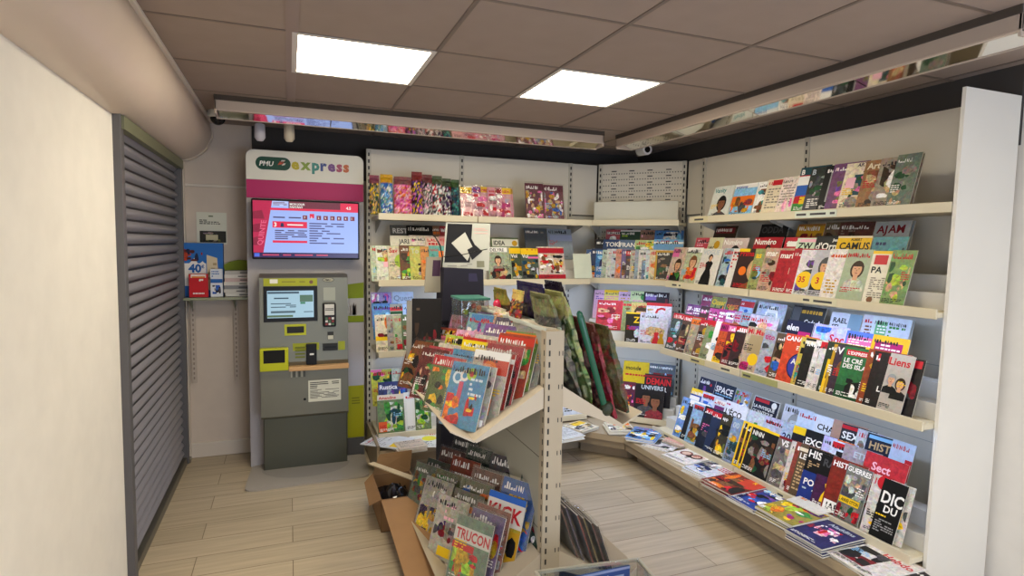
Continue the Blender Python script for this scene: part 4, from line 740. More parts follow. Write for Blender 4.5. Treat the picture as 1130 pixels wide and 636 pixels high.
flat('puzzle magazine pile on corner ledge, nearer the right shelves', 683, 471, -20, .2, .22, 5, 'd9d0b8', 'R,o,.3,.6,.95,.95;B,kNEwy,12,.05,.1,.95,.6,.14', ex=EXB, up=EYB)
flat('white newspaper pile behind the gondola post', 622, 478, 10, .2, .26, 3, 'cfd0cf', 'L,e,.1,.2,.9,.8,6', ex=EXB, up=EYB)
for i, (x, y, a, bg, el, lab) in enumerate([(440, 487, 25, 'd8d8d2', 'C,y,.4,.3,.2;B,wem,6;L,E,.1,.5,.8,.9,5', 'white newspaper with yellow flowers on back ledge by kiosk'), (470, 486, -15, 'dcdcd6', 'C,d9d030,.6,.6,.22;L,E,.1,.1,.9,.4,4', 'white newspaper with round yellow picture on back ledge'), (430, 487, 50, 'd2d4d6', 'R,y,.1,.1,.4,.3;L,e,.1,.4,.9,.9,6', 'folded white newspaper at kiosk end of back ledge')]):
    flat(lab, x, y, a, .24, .3, 1, bg, el, zb=.2+.012*i, ex=EXB, up=EYB, cat='newspaper', name='newspaper', group='newspapers on the back ledge')
flat('bundle of pale booklets on back ledge beside the kiosk', 452, 491, 5, .2, .16, 5, 'cdb9a4', 'L,h,.1,.2,.9,.8,5', ex=EXB, up=EYB, cat='booklet', name='booklet')
# ------------------------------------------------------------------ betting kiosk
kx, ky = .125, 4.48
t = thing('betting_kiosk', 'tall grey betting kiosk with television screen and ticket machine', 'kiosk', (kx, ky, 0))
def KM(): m = MB(); m.M = Matrix.Translation((-kx, -ky, 0)); return m
def rr(x0, x1, z0, z1, r, corners='tlrb', n=6):
    P = []
    for (cx, cz, a0, k) in ((x1-r, z1-r, 0, 'R'), (x0+r, z1-r, 90, 'L'), (x0+r, z0+r, 180, 'l'), (x1-r, z0+r, 270, 'r')):
        if k in corners:
            for i in range(n+1): a = math.radians(a0+90*i/n); P.append((cx+r*math.cos(a), cz+r*math.sin(a)))
        else: P.append((cx+(r if k in 'Rr' else -r), cz+(r if k in 'RL' else -r)))
    return P
m = KM(); P = rr(-.275, .523, 0, 2.265, .05, 'RL'); m.prism([(a, b) for a, b in P], 'y', 4.48, 4.545, 'b4b0b2'); bd = m.build('back_board', 'plastic', t, bevel=.006)
m = KM(); m.poly([(a, 4.472, b) for a, b in rr(-.272, .520, 2.058, 2.262, .048, 'RL')], 'e4e2d6'); m.poly([(-.272, 4.472, 1.93), (.52, 4.472, 1.93), (.52, 4.472, 2.056), (-.272, 4.472, 2.056)], 'b52c66')
m.poly([(a, 4.4715, b) for a, b in rr(-.212, .018, 2.128, 2.218, .045, 'RLlr', 8)], '1d4a3c')
m.text('PMU', -.188, 4.4708, 2.155, .033, 'w', .03, slant=.2)
for (x, z, c, s) in ((-.048, 2.178, 'c9563c', 1), (-.038, 2.19, 'd8d0c4', .8), (-.03, 2.17, 'd8d0c4', .6)): m.poly([(x-.02*s, 4.4706, z-.014*s), (x+.012*s, 4.4706, z-.006*s), (x+.026*s, 4.4706, z+.014*s), (x-.006*s, 4.4706, z+.012*s)], c)
x = .022
for ch, c in zip('express', ('bcae34', '88a048', '4a8f86', '4d5c96', '7d5590', 'b05a72', 'c9704c')):
    x += m.text(ch, x, 4.4706, 2.143, .075, c, .045) + .006
m.build('header_panel', 'print', bd)
# television
m = KM(); m.box(-.238, .478, 4.355, 4.44, 1.503, 1.918, '101013'); tv = m.build('television', 'plastic', t, bevel=.008)
m = KM(); y = 4.3545
def q(x0, z0, x1, z1, c, yy=0): m.poly([(x0, y-yy, z0), (x1, y-yy, z0), (x1, y-yy, z1), (x0, y-yy, z1)], c)
q(-.228, 1.516, .468, 1.905, '9db4f2'); m.poly([(-.228, y-.001, 1.55), (-.165, y-.001, 1.55), (-.105, y-.001, 1.905), (-.228, y-.001, 1.905)], 'b81a4a'); q(-.228, 1.516, .468, 1.55, '2c1650', .0012)
for r in range(3): m.poly([(-.228, y-.0014, 1.6+.09*r), (-.185+.015*r, y-.0014, 1.6+.09*r), (-.2+.015*r, y-.0014, 1.66+.09*r), (-.228, y-.0014, 1.65+.09*r)], '8a1038')
q(-.0, 1.842, .345, 1.905, '6a1230', .001); q(.345, 1.842, .468, 1.905, 'e01848', .001); q(-.105, 1.87, -.005, 1.905, 'b8c8f6', .001)
greek(m, 1, 1, '6c3a58', -.1, 1.874, -.01, 1.9, 2, y-.002); m.text('MON JOUR', .008, y-.002, 1.88, .014, 'w', .03); m.text('PARTANT', .008, y-.002, 1.86, .014, 'w', .03); m.text('4.5', .385, y-.002, 1.862, .02, 'w', .03)
q(-.12, 1.842, .468, 1.858, 'e01848', .0014)
greek(m, 1, 1, '40305c', -.10, 1.785, .08, 1.802, 1, y-.002)
for k in range(8): q(.092+.046*k, 1.782+(.012 if k == 1 else 0), .122+.046*k, 1.812+(.012 if k == 1 else 0), 'e01848' if k == 1 else '7a2438', .002); m.text(str((7, 3, 2, 9, 5, 8, 4, 1)[k]), .1+.046*k, y-.003, 1.79, .014, 'w', .02)
q(-.105, 1.722, .12, 1.766, 'e01848', .002); m.text('3', -.095, y-.003, 1.73, .028, 'w', .03); greek(m, 1, 1, 'w', -.01, 1.735, .11, 1.752, 1, y-.003); m.poly([(-.055, y-.003, 1.728), (-.03, y-.003, 1.728), (-.035, y-.003, 1.755), (-.05, y-.003, 1.755)], 'B')
greek(m, 1, 1, '40305c', -.09, 1.64, .12, 1.71, 4, y-.002); q(-.105, 1.618, .12, 1.634, 'e01848', .002)
greek(m, 1, 1, '4a4a80', .135, 1.61, .37, 1.765, 8, y-.002); greek(m, 1, 1, 'd84a6a', -.17, 1.526, .44, 1.541, 1, y-.002); q(-.222, 1.522, -.19, 1.545, '4a6ad8', .002)
vs, fs, wq = text_geo('QUINTE', .02)                                 # set sideways up the red band
s_ = .034; m.add([(-.172-vv*s_+uu*s_*.17, y-.002, 1.60+uu*s_) for uu, vv in vs], fs, 'e05a7e')
m.build('screen', 'screen', tv)
m = KM(); m.box(.1, .16, 4.44, 4.48, 1.6, 1.8, '2a2a2c'); m.build('wall_bracket', 'plastic', tv)
# ticket machine
m = KM(); prof = [(4.48, .40), (4.262, .40), (4.25, .42), (4.245, .76), (4.235, .80), (4.262, 1.38), (4.285, 1.40), (4.48, 1.40)]
m.prism(prof, 'x', -.192, .385, '78776a'); hd = m.build('machine_head', 'steel', t, bevel=.012)
def face(z): return 4.235+(z-.80)*(.027/.58) if z > .8 else 4.245
def fq(m, x0, z0, x1, z1, c, d=.001, th=0):
    if th: m.add([(x0, face(z0)-d, z0), (x1, face(z0)-d, z0), (x1, face(z1)-d, z1), (x0, face(z1)-d, z1), (x0, face(z0)-d+th, z0), (x1, face(z0)-d+th, z0), (x1, face(z1)-d+th, z1), (x0, face(z1)-d+th, z1)], [(0, 1, 2, 3), (0, 4, 5, 1), (1, 5, 6, 2), (2, 6, 7, 3), (3, 7, 4, 0)], c)
    else: m.poly([(x0, face(z0)-d, z0), (x1, face(z0)-d, z0), (x1, face(z1)-d, z1), (x0, face(z1)-d, z1)], c)
m = KM(); fq(m, -.165, 1.324, .18, 1.376, 'a9ad2c', .006, .006); fq(m, -.125, 1.342, -.075, 1.37, 'e6e4da', .0065); greek(m, 1, 1, '8a8a30', -.05, 1.342, .1, 1.362, 1, face(1.35)-.007); disc(m, .14, 1.35, .013, .013, face(1.35)-.007, '7a5a48'); m.build('lime_band', 'plastic', hd)
m = KM(); fq(m, -.166, 1.08, .18, 1.322, '15161a', .012, .012); tq = m.build('touch_screen', 'plastic', hd, bevel=.003)
m = KM(); fq(m, -.143, 1.107, .155, 1.292, '9fc0d0', .0125); D = .0135
fq(m, -.14, 1.272, .06, 1.286, '3a5060', D); greek(m, 1, 1, '2c4454', -.1, 1.232, .02, 1.25, 1, face(1.24)-D); fq(m, .065, 1.215, .15, 1.262, '4a6a50', D); fq(m, .068, 1.2, .1, 1.214, '3a7a5a', D)
greek(m, 1, 1, '2c4454', -.12, 1.175, .04, 1.21, 2, face(1.19)-D); fq(m, -.12, 1.14, .035, 1.155, '4a5f6a', D); fq(m, -.145, 1.112, .02, 1.126, '50684a', D); greek(m, 1, 1, '3c5464', .09, 1.14, .15, 1.152, 1, face(1.14)-D); m.build('display', 'screen', tq)
m = KM(); fq(m, -.036, .984, .104, 1.06, 'b2b62a', .008, .008); fq(m, -.02, 1.0, .09, 1.045, '22201a', .009); m.build('card_slot', 'plastic', hd)
m = KM(); fq(m, -.194, .75, -.013, .905, 'b8bc24', .05, .05); fq(m, -.17, .79, -.035, .895, '14140f', .051); m.build('ticket_tray', 'plastic', hd, bevel=.006)
m = KM(); fq(m, .016, .795, .188, .927, '9aa02c', .004, .004); greek(m, 1, 1, '6a7020', .03, .82, .095, .91, 3, face(.86)-.006); m.build('lime_panel', 'plastic', hd)
m = KM(); fq(m, .102, .775, .171, .922, '17171a', .022, .022); fq(m, .125, .845, .152, .857, 'd8d8d8', .023); m.build('barcode_reader', 'plastic', hd, bevel=.003)
m = KM(); fq(m, .212, .868, .312, .918, '24241e', .01, .01); fq(m, .225, .885, .3, .9, '0c0c0c', .011); m.build('note_slot', 'plastic', hd)
m = KM(); fq(m, .316, .868, .362, .93, '9aa42c', .004, .004); m.build('lime_label', 'plastic', hd)
m = KM(); fq(m, .22, 1.22, .3, 1.31, '94927e', .004, .004); m.build('cover_plate', 'steel', hd)
m = KM(); fq(m, .245, .948, .285, 1.0, '2c2c28', .006, .006); fq(m, .247, .948, .283, .974, 'c0bfae', .0065); m.build('receipt_slot', 'plastic', hd)
m = KM(); P = [(.214+.08*.5+.04*math.cos(a*.3927), 1.364+.016*math.sin(a*.3927)) for a in range(16)]; m.poly([(a, face(1.36)-.002, b) for a, b in P], '4c4a40'); m.poly([(.254+(a-.254)*.88, face(1.36)-.003, 1.364+(b-1.364)*.8) for a, b in P], 'a8a692'); m.text('PMU', .232, face(1.36)-.004, 1.357, .013, '3a3a34', .02); m.build('maker_badge', 'print', hd)
m = KM(); fq(m, .214, 1.036, .302, 1.205, '1c1c20', .03, .03); ct = m.build('card_terminal', 'plastic', t, bevel=.01)
m = KM(); fq(m, .226, 1.12, .29, 1.195, 'c9c8c4', .031); greek(m, 1, 1, '4a4a4a', .23, 1.14, .286, 1.17, 2, face(1.15)-.0315); m.build('terminal_display', 'print', ct)
m = KM()
for r in range(3):
    for c in range(3): fq(m, .23+.021*c, 1.05+.02*r, .246+.021*c, 1.064+.02*r, ['8a3a3a', 'd0d0cc', '4a6a4a'][(r+c) % 3], .032, .002)
m.build('keypad', 'plastic', ct)
m = KM(); m.box(-.012, .386, 4.19, 4.25, .742, .772, 'c9a070'); m.build('wood_ledge', 'print', t, bevel=.005)
m = KM()
for k in range(6): fq(m, .0+.017*k, .69, .01+.017*k, .737, '45443a' if k % 2 else 'a8a694', .003)
m.build('vent_strip', 'paint', hd)
m = KM(); fq(m, .114, .508, .333, .66, 'd6d6c6', .003); greek(m, 1, 1, '3c3c38', .125, .6, .32, .65, 3, 4.2415); greek(m, 1, 1, '6a6a64', .125, .53, .32, .595, 6, 4.2415); m.build('notice_sheet', 'print', hd)
m = KM(); disc(m, .09, .53, .009, .009, 4.2435, '1a1a1a'); m.build('lock', 'steel', hd)
m = KM(); m.box(-.183, .386, 4.35, 4.48, .0, .40, '5f6054'); m.build('lower_cabinet', 'steel', t, bevel=.006)
m = KM(); P = []
for (cx, cy, a0) in ((.47, 4.42, 0), (-.22, 4.42, 90)):
    P += [(cx+.05*math.cos(math.radians(a0+15*i)), cy+.05*math.sin(math.radians(a0+15*i))) for i in range(7)]
P += [(-.29+.06-.06*math.cos(math.radians(15*i)), 4.08-.06*math.sin(math.radians(15*i))) for i in range(7)] + [(.45+.06*math.sin(math.radians(15*i)), 4.09-.06*math.cos(math.radians(15*i))) for i in range(7)]
m.prism(P, 'z', .001, .012, 'a59e95'); pl = m.build('floor_plate', 'plastic', t, bevel=.002)
m = KM(); P = [(.1+.3*math.cos(math.radians(a)), 4.36+.22*math.sin(math.radians(a))) for a in range(180, 361, 10)]; m.poly([(a, b, .0128) for a, b in P], '96918a'); m.build('round_step_plate', 'plastic', pl)
m = KM(); yy = 4.476
m.poly([(.403, yy, 1.03), (.521, yy, 1.03), (.521, yy, 1.33), (.403, yy, 1.315)], '86961c'); m.poly([(.403, yy-.001, 1.08), (.521, yy-.001, 1.08), (.521, yy-.001, 1.212), (.403, yy-.001, 1.21)], 'b9b6b0')
for k in range(7): xx = rnd.uniform(.41, .505); m.poly([(xx, yy-.0015, 1.085), (xx+.014, yy-.0015, 1.085), (xx+.012, yy-.0015, 1.085+rnd.uniform(.05, .1)), (xx+.003, yy-.0015, 1.15)], rnd.choice(['2c2c30', '6a5a50', '44506a', '8a8078']))
m.build('green_photo_sticker', 'print', bd)
m = KM(); m.poly([(.398, yy, .145), (.521, yy, .145), (.521, yy, .546), (.398, yy, .546)], 'a3a218'); greek(m, 1, 1, '7a7a14', .43, .4, .49, .48, 3, yy-.001); m.build('yellow_sticker', 'print', bd)
m = KM(); m.poly([(.396, yy, .005), (.521, yy, .005), (.521, yy, .143), (.396, yy, .143)], '5a5a5c'); m.build('dark_kick_sticker', 'print', bd)

# ------------------------------------------------------------------ left corner shelf and leaflets
t = thing('glass_wall_shelf', 'small grey-green wall shelf in the corner beside the kiosk', 'shelf', (-.5, 4.80, 1.22))
m = MB(); m.box(-.2, .225, -.18, 0, -.02, 0, '8b8f74'); m.build('shelf_board', 'gloss', t, bevel=.003)
for x in (-.165, .12):
    m = MB(); m.box(x-.016, x+.016, -.008, .006, -.65, -.0, 'bcae9e')
    for k in range(16): m.box(x-.005, x+.005, -.0088, -.007, -.62+k*.036, -.602+k*.036, '8a7a70')
    m.build('slotted_rail', 'paint', t)
    m = MB(); m.prism([(-.005, -.02), (-.005, -.1), (-.15, -.025), (-.15, -.02)], 'x', x-.003, x+.003, '8b8f74'); m.build('bracket', 'paint', t)
def standcard(name, label, cat, x0, x1, y, z0, h, d, bg, fn, group=None, mat='print'):
    o = thing(name, label, cat, (x0, y, z0), 0, group); w = x1-x0
    m = MB(); m.box(0, w, 0, d, 0, h, bg); m.build('box', 'card', o, bevel=.002)
    m = MB(); fn(m, w, h); m.build('printed_front', mat, o)
    return o
def f40(m, w, h):
    cover(m, w, h, 'b', 'R,2c6cb8,0,0,1,1;R,e9e6e0,.0,.2,.58,.62', -.001)
    m.poly([(.0, -.003, .6*h), (.58*w, -.003, .6*h), (.5*w, -.003, .66*h), (.4*w, -.003, .6*h), (.3*w, -.003, .72*h), (.15*w, -.003, .6*h)], 'e9e6e0')
    m.text('40', .15*w, -.0034, .455*h, .15*h, '2c62a8', .04); m.text('€', .46*w, -.0034, .53*h, .06*h, '2c62a8', .03)
    blobs(m, w, h, ['a83a24', '5a2c24', '1c2440'], 12, .03, .66, .5, .9, -.0045, .09)
    m.poly([(.6*w, -.0025, .12*h), (.9*w, -.0025, .1*h), (.86*w, -.0025, .72*h), (.6*w, -.0025, .78*h)], 'd9c9a8'); greek(m, w, h, 'b09a74', .63, .2, .84, .65, 4, -.003)
    m.poly([(.86*w, -.0027, .1*h), (.98*w, -.0027, .12*h), (.9*w, -.0027, .55*h)], 'c04a3a')
standcard('promotion_box', 'blue cardboard leaflet box printed with large 40', 'display box', -.715, -.452, 4.72, 1.222, .385, .08, '2c66b0', f40)
def fred(m, w, h): cover(m, w, h, 'r', 'R,c0222a,0,0,1,1;R,e8d8d0,.1,.84,.9,.98;R,d88a3a,.15,.84,.85,.9;B,w,2,.25,.66,.75,.78,.16;L,w,.2,.1,.8,.22,1', -.001)
standcard('red_leaflet_holder', 'red leaflet holder in front of the blue box', 'leaflet holder', -.665, -.545, 4.655, 1.222, .165, .03, 'b02028', fred)
def fwb(m, w, h): cover(m, w, h, 'w', 'R,d8dce2,0,0,1,1;L,4a70b0,.1,.7,.9,.95,2;R,2c62a8,0,.5,1,.64;R,d8dce2,.1,.08,.9,.46;B,kbE,6,.15,.1,.85,.42', -.001)
standcard('leaflet_stack', 'white and blue stack of leaflets beside the red holder', 'leaflets', -.53, -.452, 4.665, 1.222, .2, .03, 'cfd3da', fwb)
for k in range(7):
    m = MB(); w_ = .17+rnd.uniform(-.02, .01); m.box(0, w_, 0, .11, 0, .026, ['d8d4cc', 'c9c5bd', '8a8a8c', 'd3cfc6', 'cbb0ac', 'd9d5cd', 'b9b6b0'][k]); greek(m, 1, 1, 'E', w_-.07, .006, w_-.01, .02, 1, -.0006)
    o = m.build('leaflet_pad', 'card', None, Matrix.Translation((-.447+rnd.uniform(0, .012), 4.665, 1.2215+.0268*k)), .001)
    tag(o, 'pad of leaflets, %s from the bottom of the pile beside the kiosk' % ORD[k+1], 'leaflets', 'pile of leaflet pads by the kiosk')
m = MB(); P = [(0, 0), (.17, 0), (.17, .06), (.10, .065), (.04, .05), (0, .025)]; m.prism(P, 'y', 0, .02, '7d8c24'); o = m.build('green_folder', 'card', None, Matrix.Translation((-.455, 4.782, 1.42)), .001); tag(o, 'olive green folder standing behind the leaflet pads', 'folder')
m = MB(); m.box(-.445+.455, .005+.165, 0, .012, 0, .2, '7d8c24'); o = m.build('green_leaflet', 'card', None, Matrix.Translation((-.456, 4.783, 1.2215)), .001); tag(o, 'tall green leaflet against wall behind leaflet pads', 'leaflet')
m = MB(); m.box(0, .2, 0, .003, 0, .235, 'd8d8c8'); cover(m, .2, .235, 'w', 'R,2a2a22,.1,.06,.97,.42;B,hqkE,7,.15,.1,.9,.38,.14;L,k,.1,.62,.8,.78,2;R,5a6a4a,.4,.86,.55,.9;R,c9c09a,.3,.14,.7,.3', -.0005); o = m.build('wall_poster', 'print', None, Matrix.Translation((-.63, 4.812, 1.597))); tag(o, 'small white notice with black picture on the corner wall', 'poster')
# ------------------------------------------------------------------ gondola (free-standing toy display rack)
GX0, GX1, GYN, GYF = 1.0, 1.085, 2.2, 3.22
gc = V3((1.0425, GYN, 0))
t = thing('display_gondola', 'two-sided cream display rack with sloping trays, in mid-floor', 'display rack', (1.0425, GYN, 0))
def GM(): m = MB(); m.M = Matrix.Translation(-gc); return m
GC = 'b5a78e'
for sx, xx in ((-1, 1.018), (1, 1.067)):
    m = GM(); m.box(xx-.004, xx+.004, GYN+.05, GYF-.03, .12, 1.262, 'a9a797')
    for zz in (.38, .70, 1.0): m.box(xx-.0046, xx+.0046, GYN+.05, GYF-.03, zz, zz+.004, '5c564a')
    m.build('back_panel', 'paint', t)
for y0 in (GYN, GYF-.05):
    m = GM(); m.box(GX0, GX1, y0, y0+.05, 0, 1.27, GC); z = .06
    while z < 1.22:
        for xx in (GX0+.018, ): m.box(xx-.004, xx+.004, y0-.001, y0+.001, z, z+.024, '1d1b18')
        if int(z/.048) % 3 == 0: m.box(GX1-.024, GX1-.020, y0-.001, y0+.001, z, z+.02, '1d1b18'); m.box(GX1-.008, GX1-.004, y0-.001, y0+.001, z, z+.02, '1d1b18')
        m.box(GX0-.001, GX0+.001, y0+.012, y0+.02, z, z+.024, '1d1b18'); z += .048
    m.build('upright', 'paint', t, bevel=.002)
m = GM(); m.box(GX0+.012, GX1-.012, GYN+.05, GYF-.05, 1.255, 1.275, 'cfc6b4'); m.box(GX0+.004, GX0+.01, GYN+.02, GYF-.02, 1.262, 1.28, 'cbd0c4'); m.box(GX1-.01, GX1-.004, GYN+.02, GYF-.02, 1.262, 1.28, 'aab8aa'); m.build('top_channel', 'paint', t, bevel=.002)
def tray(s, zb, zf, xf, lipx, lipz):                              # s=-1 left side, +1 right side
    X = lambda d: 1.0425+s*d
    m = GM(); d0, d1, d2 = .045, xf, lipx; th = .006
    P = [(X(d0), zb), (X(d1), zf), (X(d2), lipz), (X(d2), lipz-th), (X(d1)-s*.002, zf-th*1.6), (X(d0), zb-th*1.5)]
    m.prism(P, 'y', GYN+.012, GYF-.01, 'c9bca6'); o = m.build('tray', 'paint', t, bevel=.0015)
    for y0 in (GYN+.008, GYF-.014):
        q = GM(); q.prism([(X(d0), zb), (X(d1), zf), (X(d1)-s*.01, zf-.01), (X(d0), zb-.09)], 'y', y0, y0+.004, 'c6b9a2'); q.build('tray_bracket', 'paint', o)
    return o
tray(-1, 1.03, .832, .35, .45, .882); tray(-1, .30, .095, .36, .45, .15)
tray(1, 1.03, .832, .35, .45, .882); tray(1, .30, .095, .36, .45, .15)
m = GM(); m.box(.72, 1.365, GYN+.05, GYF-.05, 0, .075, '9a9080'); m.build('base_foot', 'paint', t, bevel=.004)

def tset(where, group, cols, floor_, wd=.2, hd=.27, dx=.03):               # leaning racks of magazines turned toward the aisle end
    yw = math.radians(32); ex = EXR*math.cos(yw)+EYR*math.sin(yw); ey = EYR*math.cos(yw)-EXR*math.sin(yw)
    for yr, items in cols:
        for xr, d, bg, el, *o in items:
            w = o[0] if o else wd*rnd.uniform(.95, 1.03); h = o[1] if len(o) > 1 else hd*rnd.uniform(.97, 1.03)
            P = V3((xr+dx, yr+rnd.uniform(0, .02), 0))-ex*w; P.z = floor_(xr+dx-.05)
            ob = make_mag(lean(P, ex, ey, math.radians(20+rnd.uniform(-2, 2))), w, h, .005, bg, el, name='childrens_magazine', film=rnd.random() < .6)
            tag(ob, d+' '+where, "children's magazine", group); ALLMAGS.append(ob)
BL = 'C,d8e4e8,.22,.76,.14;C,4f8ab0,.22,.76,.08;C,e8e0d8,.4,.8,.12;C,4f8ab0,.4,.8,.06;C,l,.58,.84,.13;C,r,.58,.84,.06;R,c9506a,.3,.3,.42,.7;B,oroy,9,.05,.05,.5,.5,.14;B,r,4,.6,.2,.85,.55,.16;B,ky,4,.65,.25,.8,.5,.07;L,d8e4e8,.6,.5,.95,.8,3'
OD = 'R,w,0,.88,1,1;R,c04030,.3,.66,1,.88;C,o,.5,.72,.2;P,s,N,h,.42,.4,.12;R,e06a1c,.05,.06,.75,.3;B,E,3,.35,.1,.6,.25,.08'
tset('on upper left gondola tray', "children's magazines on the upper left tray", [
 (2.25, [(.685, 'blue magazine with round letters and toys', '4f8ab0', BL, .21, .28), (.715, 'grey clear-wrapped magazine behind the blue one', 'a8a29a', 'B,eEaw,8'), (.775, 'white magazine with orange disc and orange label', 'b0a89c', OD, .2, .29), (.805, 'red wrapped magazine with white strip', 'b03a34', 'R,w,0,.84,1,.92;B,reRM,9'), (.835, 'crimson magazine behind the orange-disc one', '9a2c34', 'B,raRk,9'),
   (.885, 'red and green garden toy magazine', '9a4030', 'R,c03828,0,.84,1,.96;B,gtlM,9,.05,.2,.95,.8', .2, .29), (.915, 'orange-topped green magazine', '7a8a50', 'R,o,0,.84,1,.97;B,glM,8', .19, .28), (.95, 'grey toy magazine with bead strip', '8f8a82', 'B,kENw,9,.3,.05,.8,.8,.1', .16, .28)]),
 (2.50, [(.655, 'green comic with red top', '5a6a3a', 'R,r,0,.82,1,1;B,goyk,9'), (.70, 'blue ring toy magazine', '5a94c0', 'C,a8d4e8,.3,.66,.22;C,4a84b4,.3,.66,.12;C,a8d4e8,.72,.6,.22;C,c03048,.72,.6,.12'), (.745, 'blue ring toy magazine in front of yellow banner', '4a84b4', 'C,a8d4e8,.4,.7,.25;C,c03048,.4,.7,.13;B,cw,5'), (.80, 'red magazine under yellow banner', 'b8382e', 'R,e8d020,.0,.78,.95,.95;L,k,.2,.82,.85,.92,1;B,prwo,9,.05,.2,.95,.74', .21, .29), (.85, 'white wrapped toy magazine', 'cfc8c0', 'B,eaw,8'), (.90, 'purple and white pony magazine', '76588a', 'B,wamv,10', .2, .29), (.945, 'dark blue and brown magazine', '4a4058', 'B,NvY,7', .18, .29)]),
 (2.76, [(.64, 'maroon comic with many faces', '6a3230', 'B,skRwg,14,.05,.05,.95,.9,.13'), (.68, 'red and white magazine', 'b8404a', 'B,wpk,9'), (.73, 'white and red magazine', 'c9bcb4', 'B,rwtk,9'), (.78, 'lime toy magazine with eyes', 'a8b84a', 'B,lwkYg,14,.05,.3,.95,.95,.12'), (.83, 'pink and blue doll magazine', 'c99ab0', 'B,pcwa,12,.05,.1,.95,.95,.12'), (.89, 'toy pack with pink and blue charms', '7aa0b0', 'R,4a80b4,.1,.88,.9,.98;B,pvlwkRa,26,.05,.05,.95,.86,.11', .2, .32), (.94, 'purple magazine with dark edge', '5c4470', 'B,vmVa,9', .2, .29)]),
 (3.0, [(.62, 'brown and orange comic', '7a4a2a', 'B,oykGn,9'), (.65, 'green and red comic', '4f5a38', 'B,rgyk,9'), (.69, 'white comic with maroon faces', 'a8a09a', 'B,RwNksR,16,.05,.05,.95,.9,.13'), (.74, 'pink magazine with small toys', 'c9647e', 'B,pawr,10'), (.80, 'red and yellow sticker magazine', 'b8503a', 'B,ywrk,12,.05,.3,.95,.95,.12'), (.86, 'pink magazine with letters', 'd08aa8', 'B,pavw,9', .2, .3)])],
 lambda x: .832+max(0, x-.69)*.65+.012)
tset('on lower left gondola tray', "children's magazines on the lower left tray", [
 (2.27, [(.70, 'white and green magazine with red capitals', '70806a', 'R,d0ccc0,0,.62,1,.84;T,TRUCON,r,.66,.15,.05;R,r,.0,.5,.6,.6;B,rglY,10,.05,.05,.95,.5,.18', .21, .29), (.745, 'purple striped comic pack', '6a5a78', 'B,rvYG,9'), (.785, 'red-brown comic pack', '7a4a3c', 'B,rnYe,9'), (.85, 'yellow magazine with red diagonal title', 'b09a30', 'R,d8d0c4,0,.55,1,.9;T,KICK,r,.62,.22,.05;R,Y,0,0,1,.5;B,kYn,7,.3,.1,.95,.5;R,b,0,.9,1,1', .21, .29), (.90, 'blue building toy pack with yellow word', '3c5c90', 'C,2c5cb0,.5,.72,.3;L,y,.25,.6,.8,.8,2;B,rbYc,9,.05,.05,.95,.5', .2, .32), (.96, 'dark toy pack with green and yellow cars', '2c4038', 'B,yweRT,16,.1,.05,.9,.9,.12', .17, .31)]),
 (2.54, [(.67, 'pale wrapped magazine with yellow label', 'b0aa9c', 'B,RVhE,9,.05,.2,.95,.6;R,y,.3,.05,.95,.2;L,a,.3,.6,.9,.9,2', .2, .29), (.73, 'grey and orange wrapped magazine', '6f6a5c', 'B,onEz,10'), (.79, 'mixed olive toy magazine', '5c5a40', 'B,YoEbq,14,.05,.05,.95,.9,.14', .2, .29), (.85, 'brown toy pack with pale stripe', '6a4436', 'R,c9c0b0,.1,.3,.9,.42;B,roE,9', .2, .3), (.93, 'dark boxed toy magazine', '4a4648', 'B,reEk,9', .19, .32)]),
 (2.8, [(.65, 'pale wrapped magazine with yellow flowers', 'a8a298', 'B,YVyNh,12,.05,.05,.95,.5,.16;B,ew,5,.3,.5,.95,.95', .2, .29), (.72, 'olive and orange wrapped magazine', '6a6a48', 'B,oYgE,12,.05,.05,.95,.9,.14', .2, .29), (.80, 'brick red toy pack with white words', '7a3a2a', 'R,M,.2,.3,.9,.42;B,rTno,9;L,w,.2,.6,.9,.75,2', .2, .31), (.88, 'dark green wrapped toy pack', '2c3a30', 'B,GEk,8', .2, .31)]),
 (3.02, [(.63, 'grey-green wrapped comic', '6a7060', 'B,YgEnR,14,.05,.05,.95,.9,.14', .18, .29), (.70, 'dark wrapped magazine', '4a5048', 'B,EGnY,9', .18, .29), (.78, 'dark red wrapped magazine', '5c3a30', 'B,rkEn,10', .19, .3), (.86, 'black wrapped magazine', '22221f', 'B,kEk,8', .19, .31)])],
 lambda x: .095+max(0, x-.68)*.6+.012, hd=.28, dx=.05)

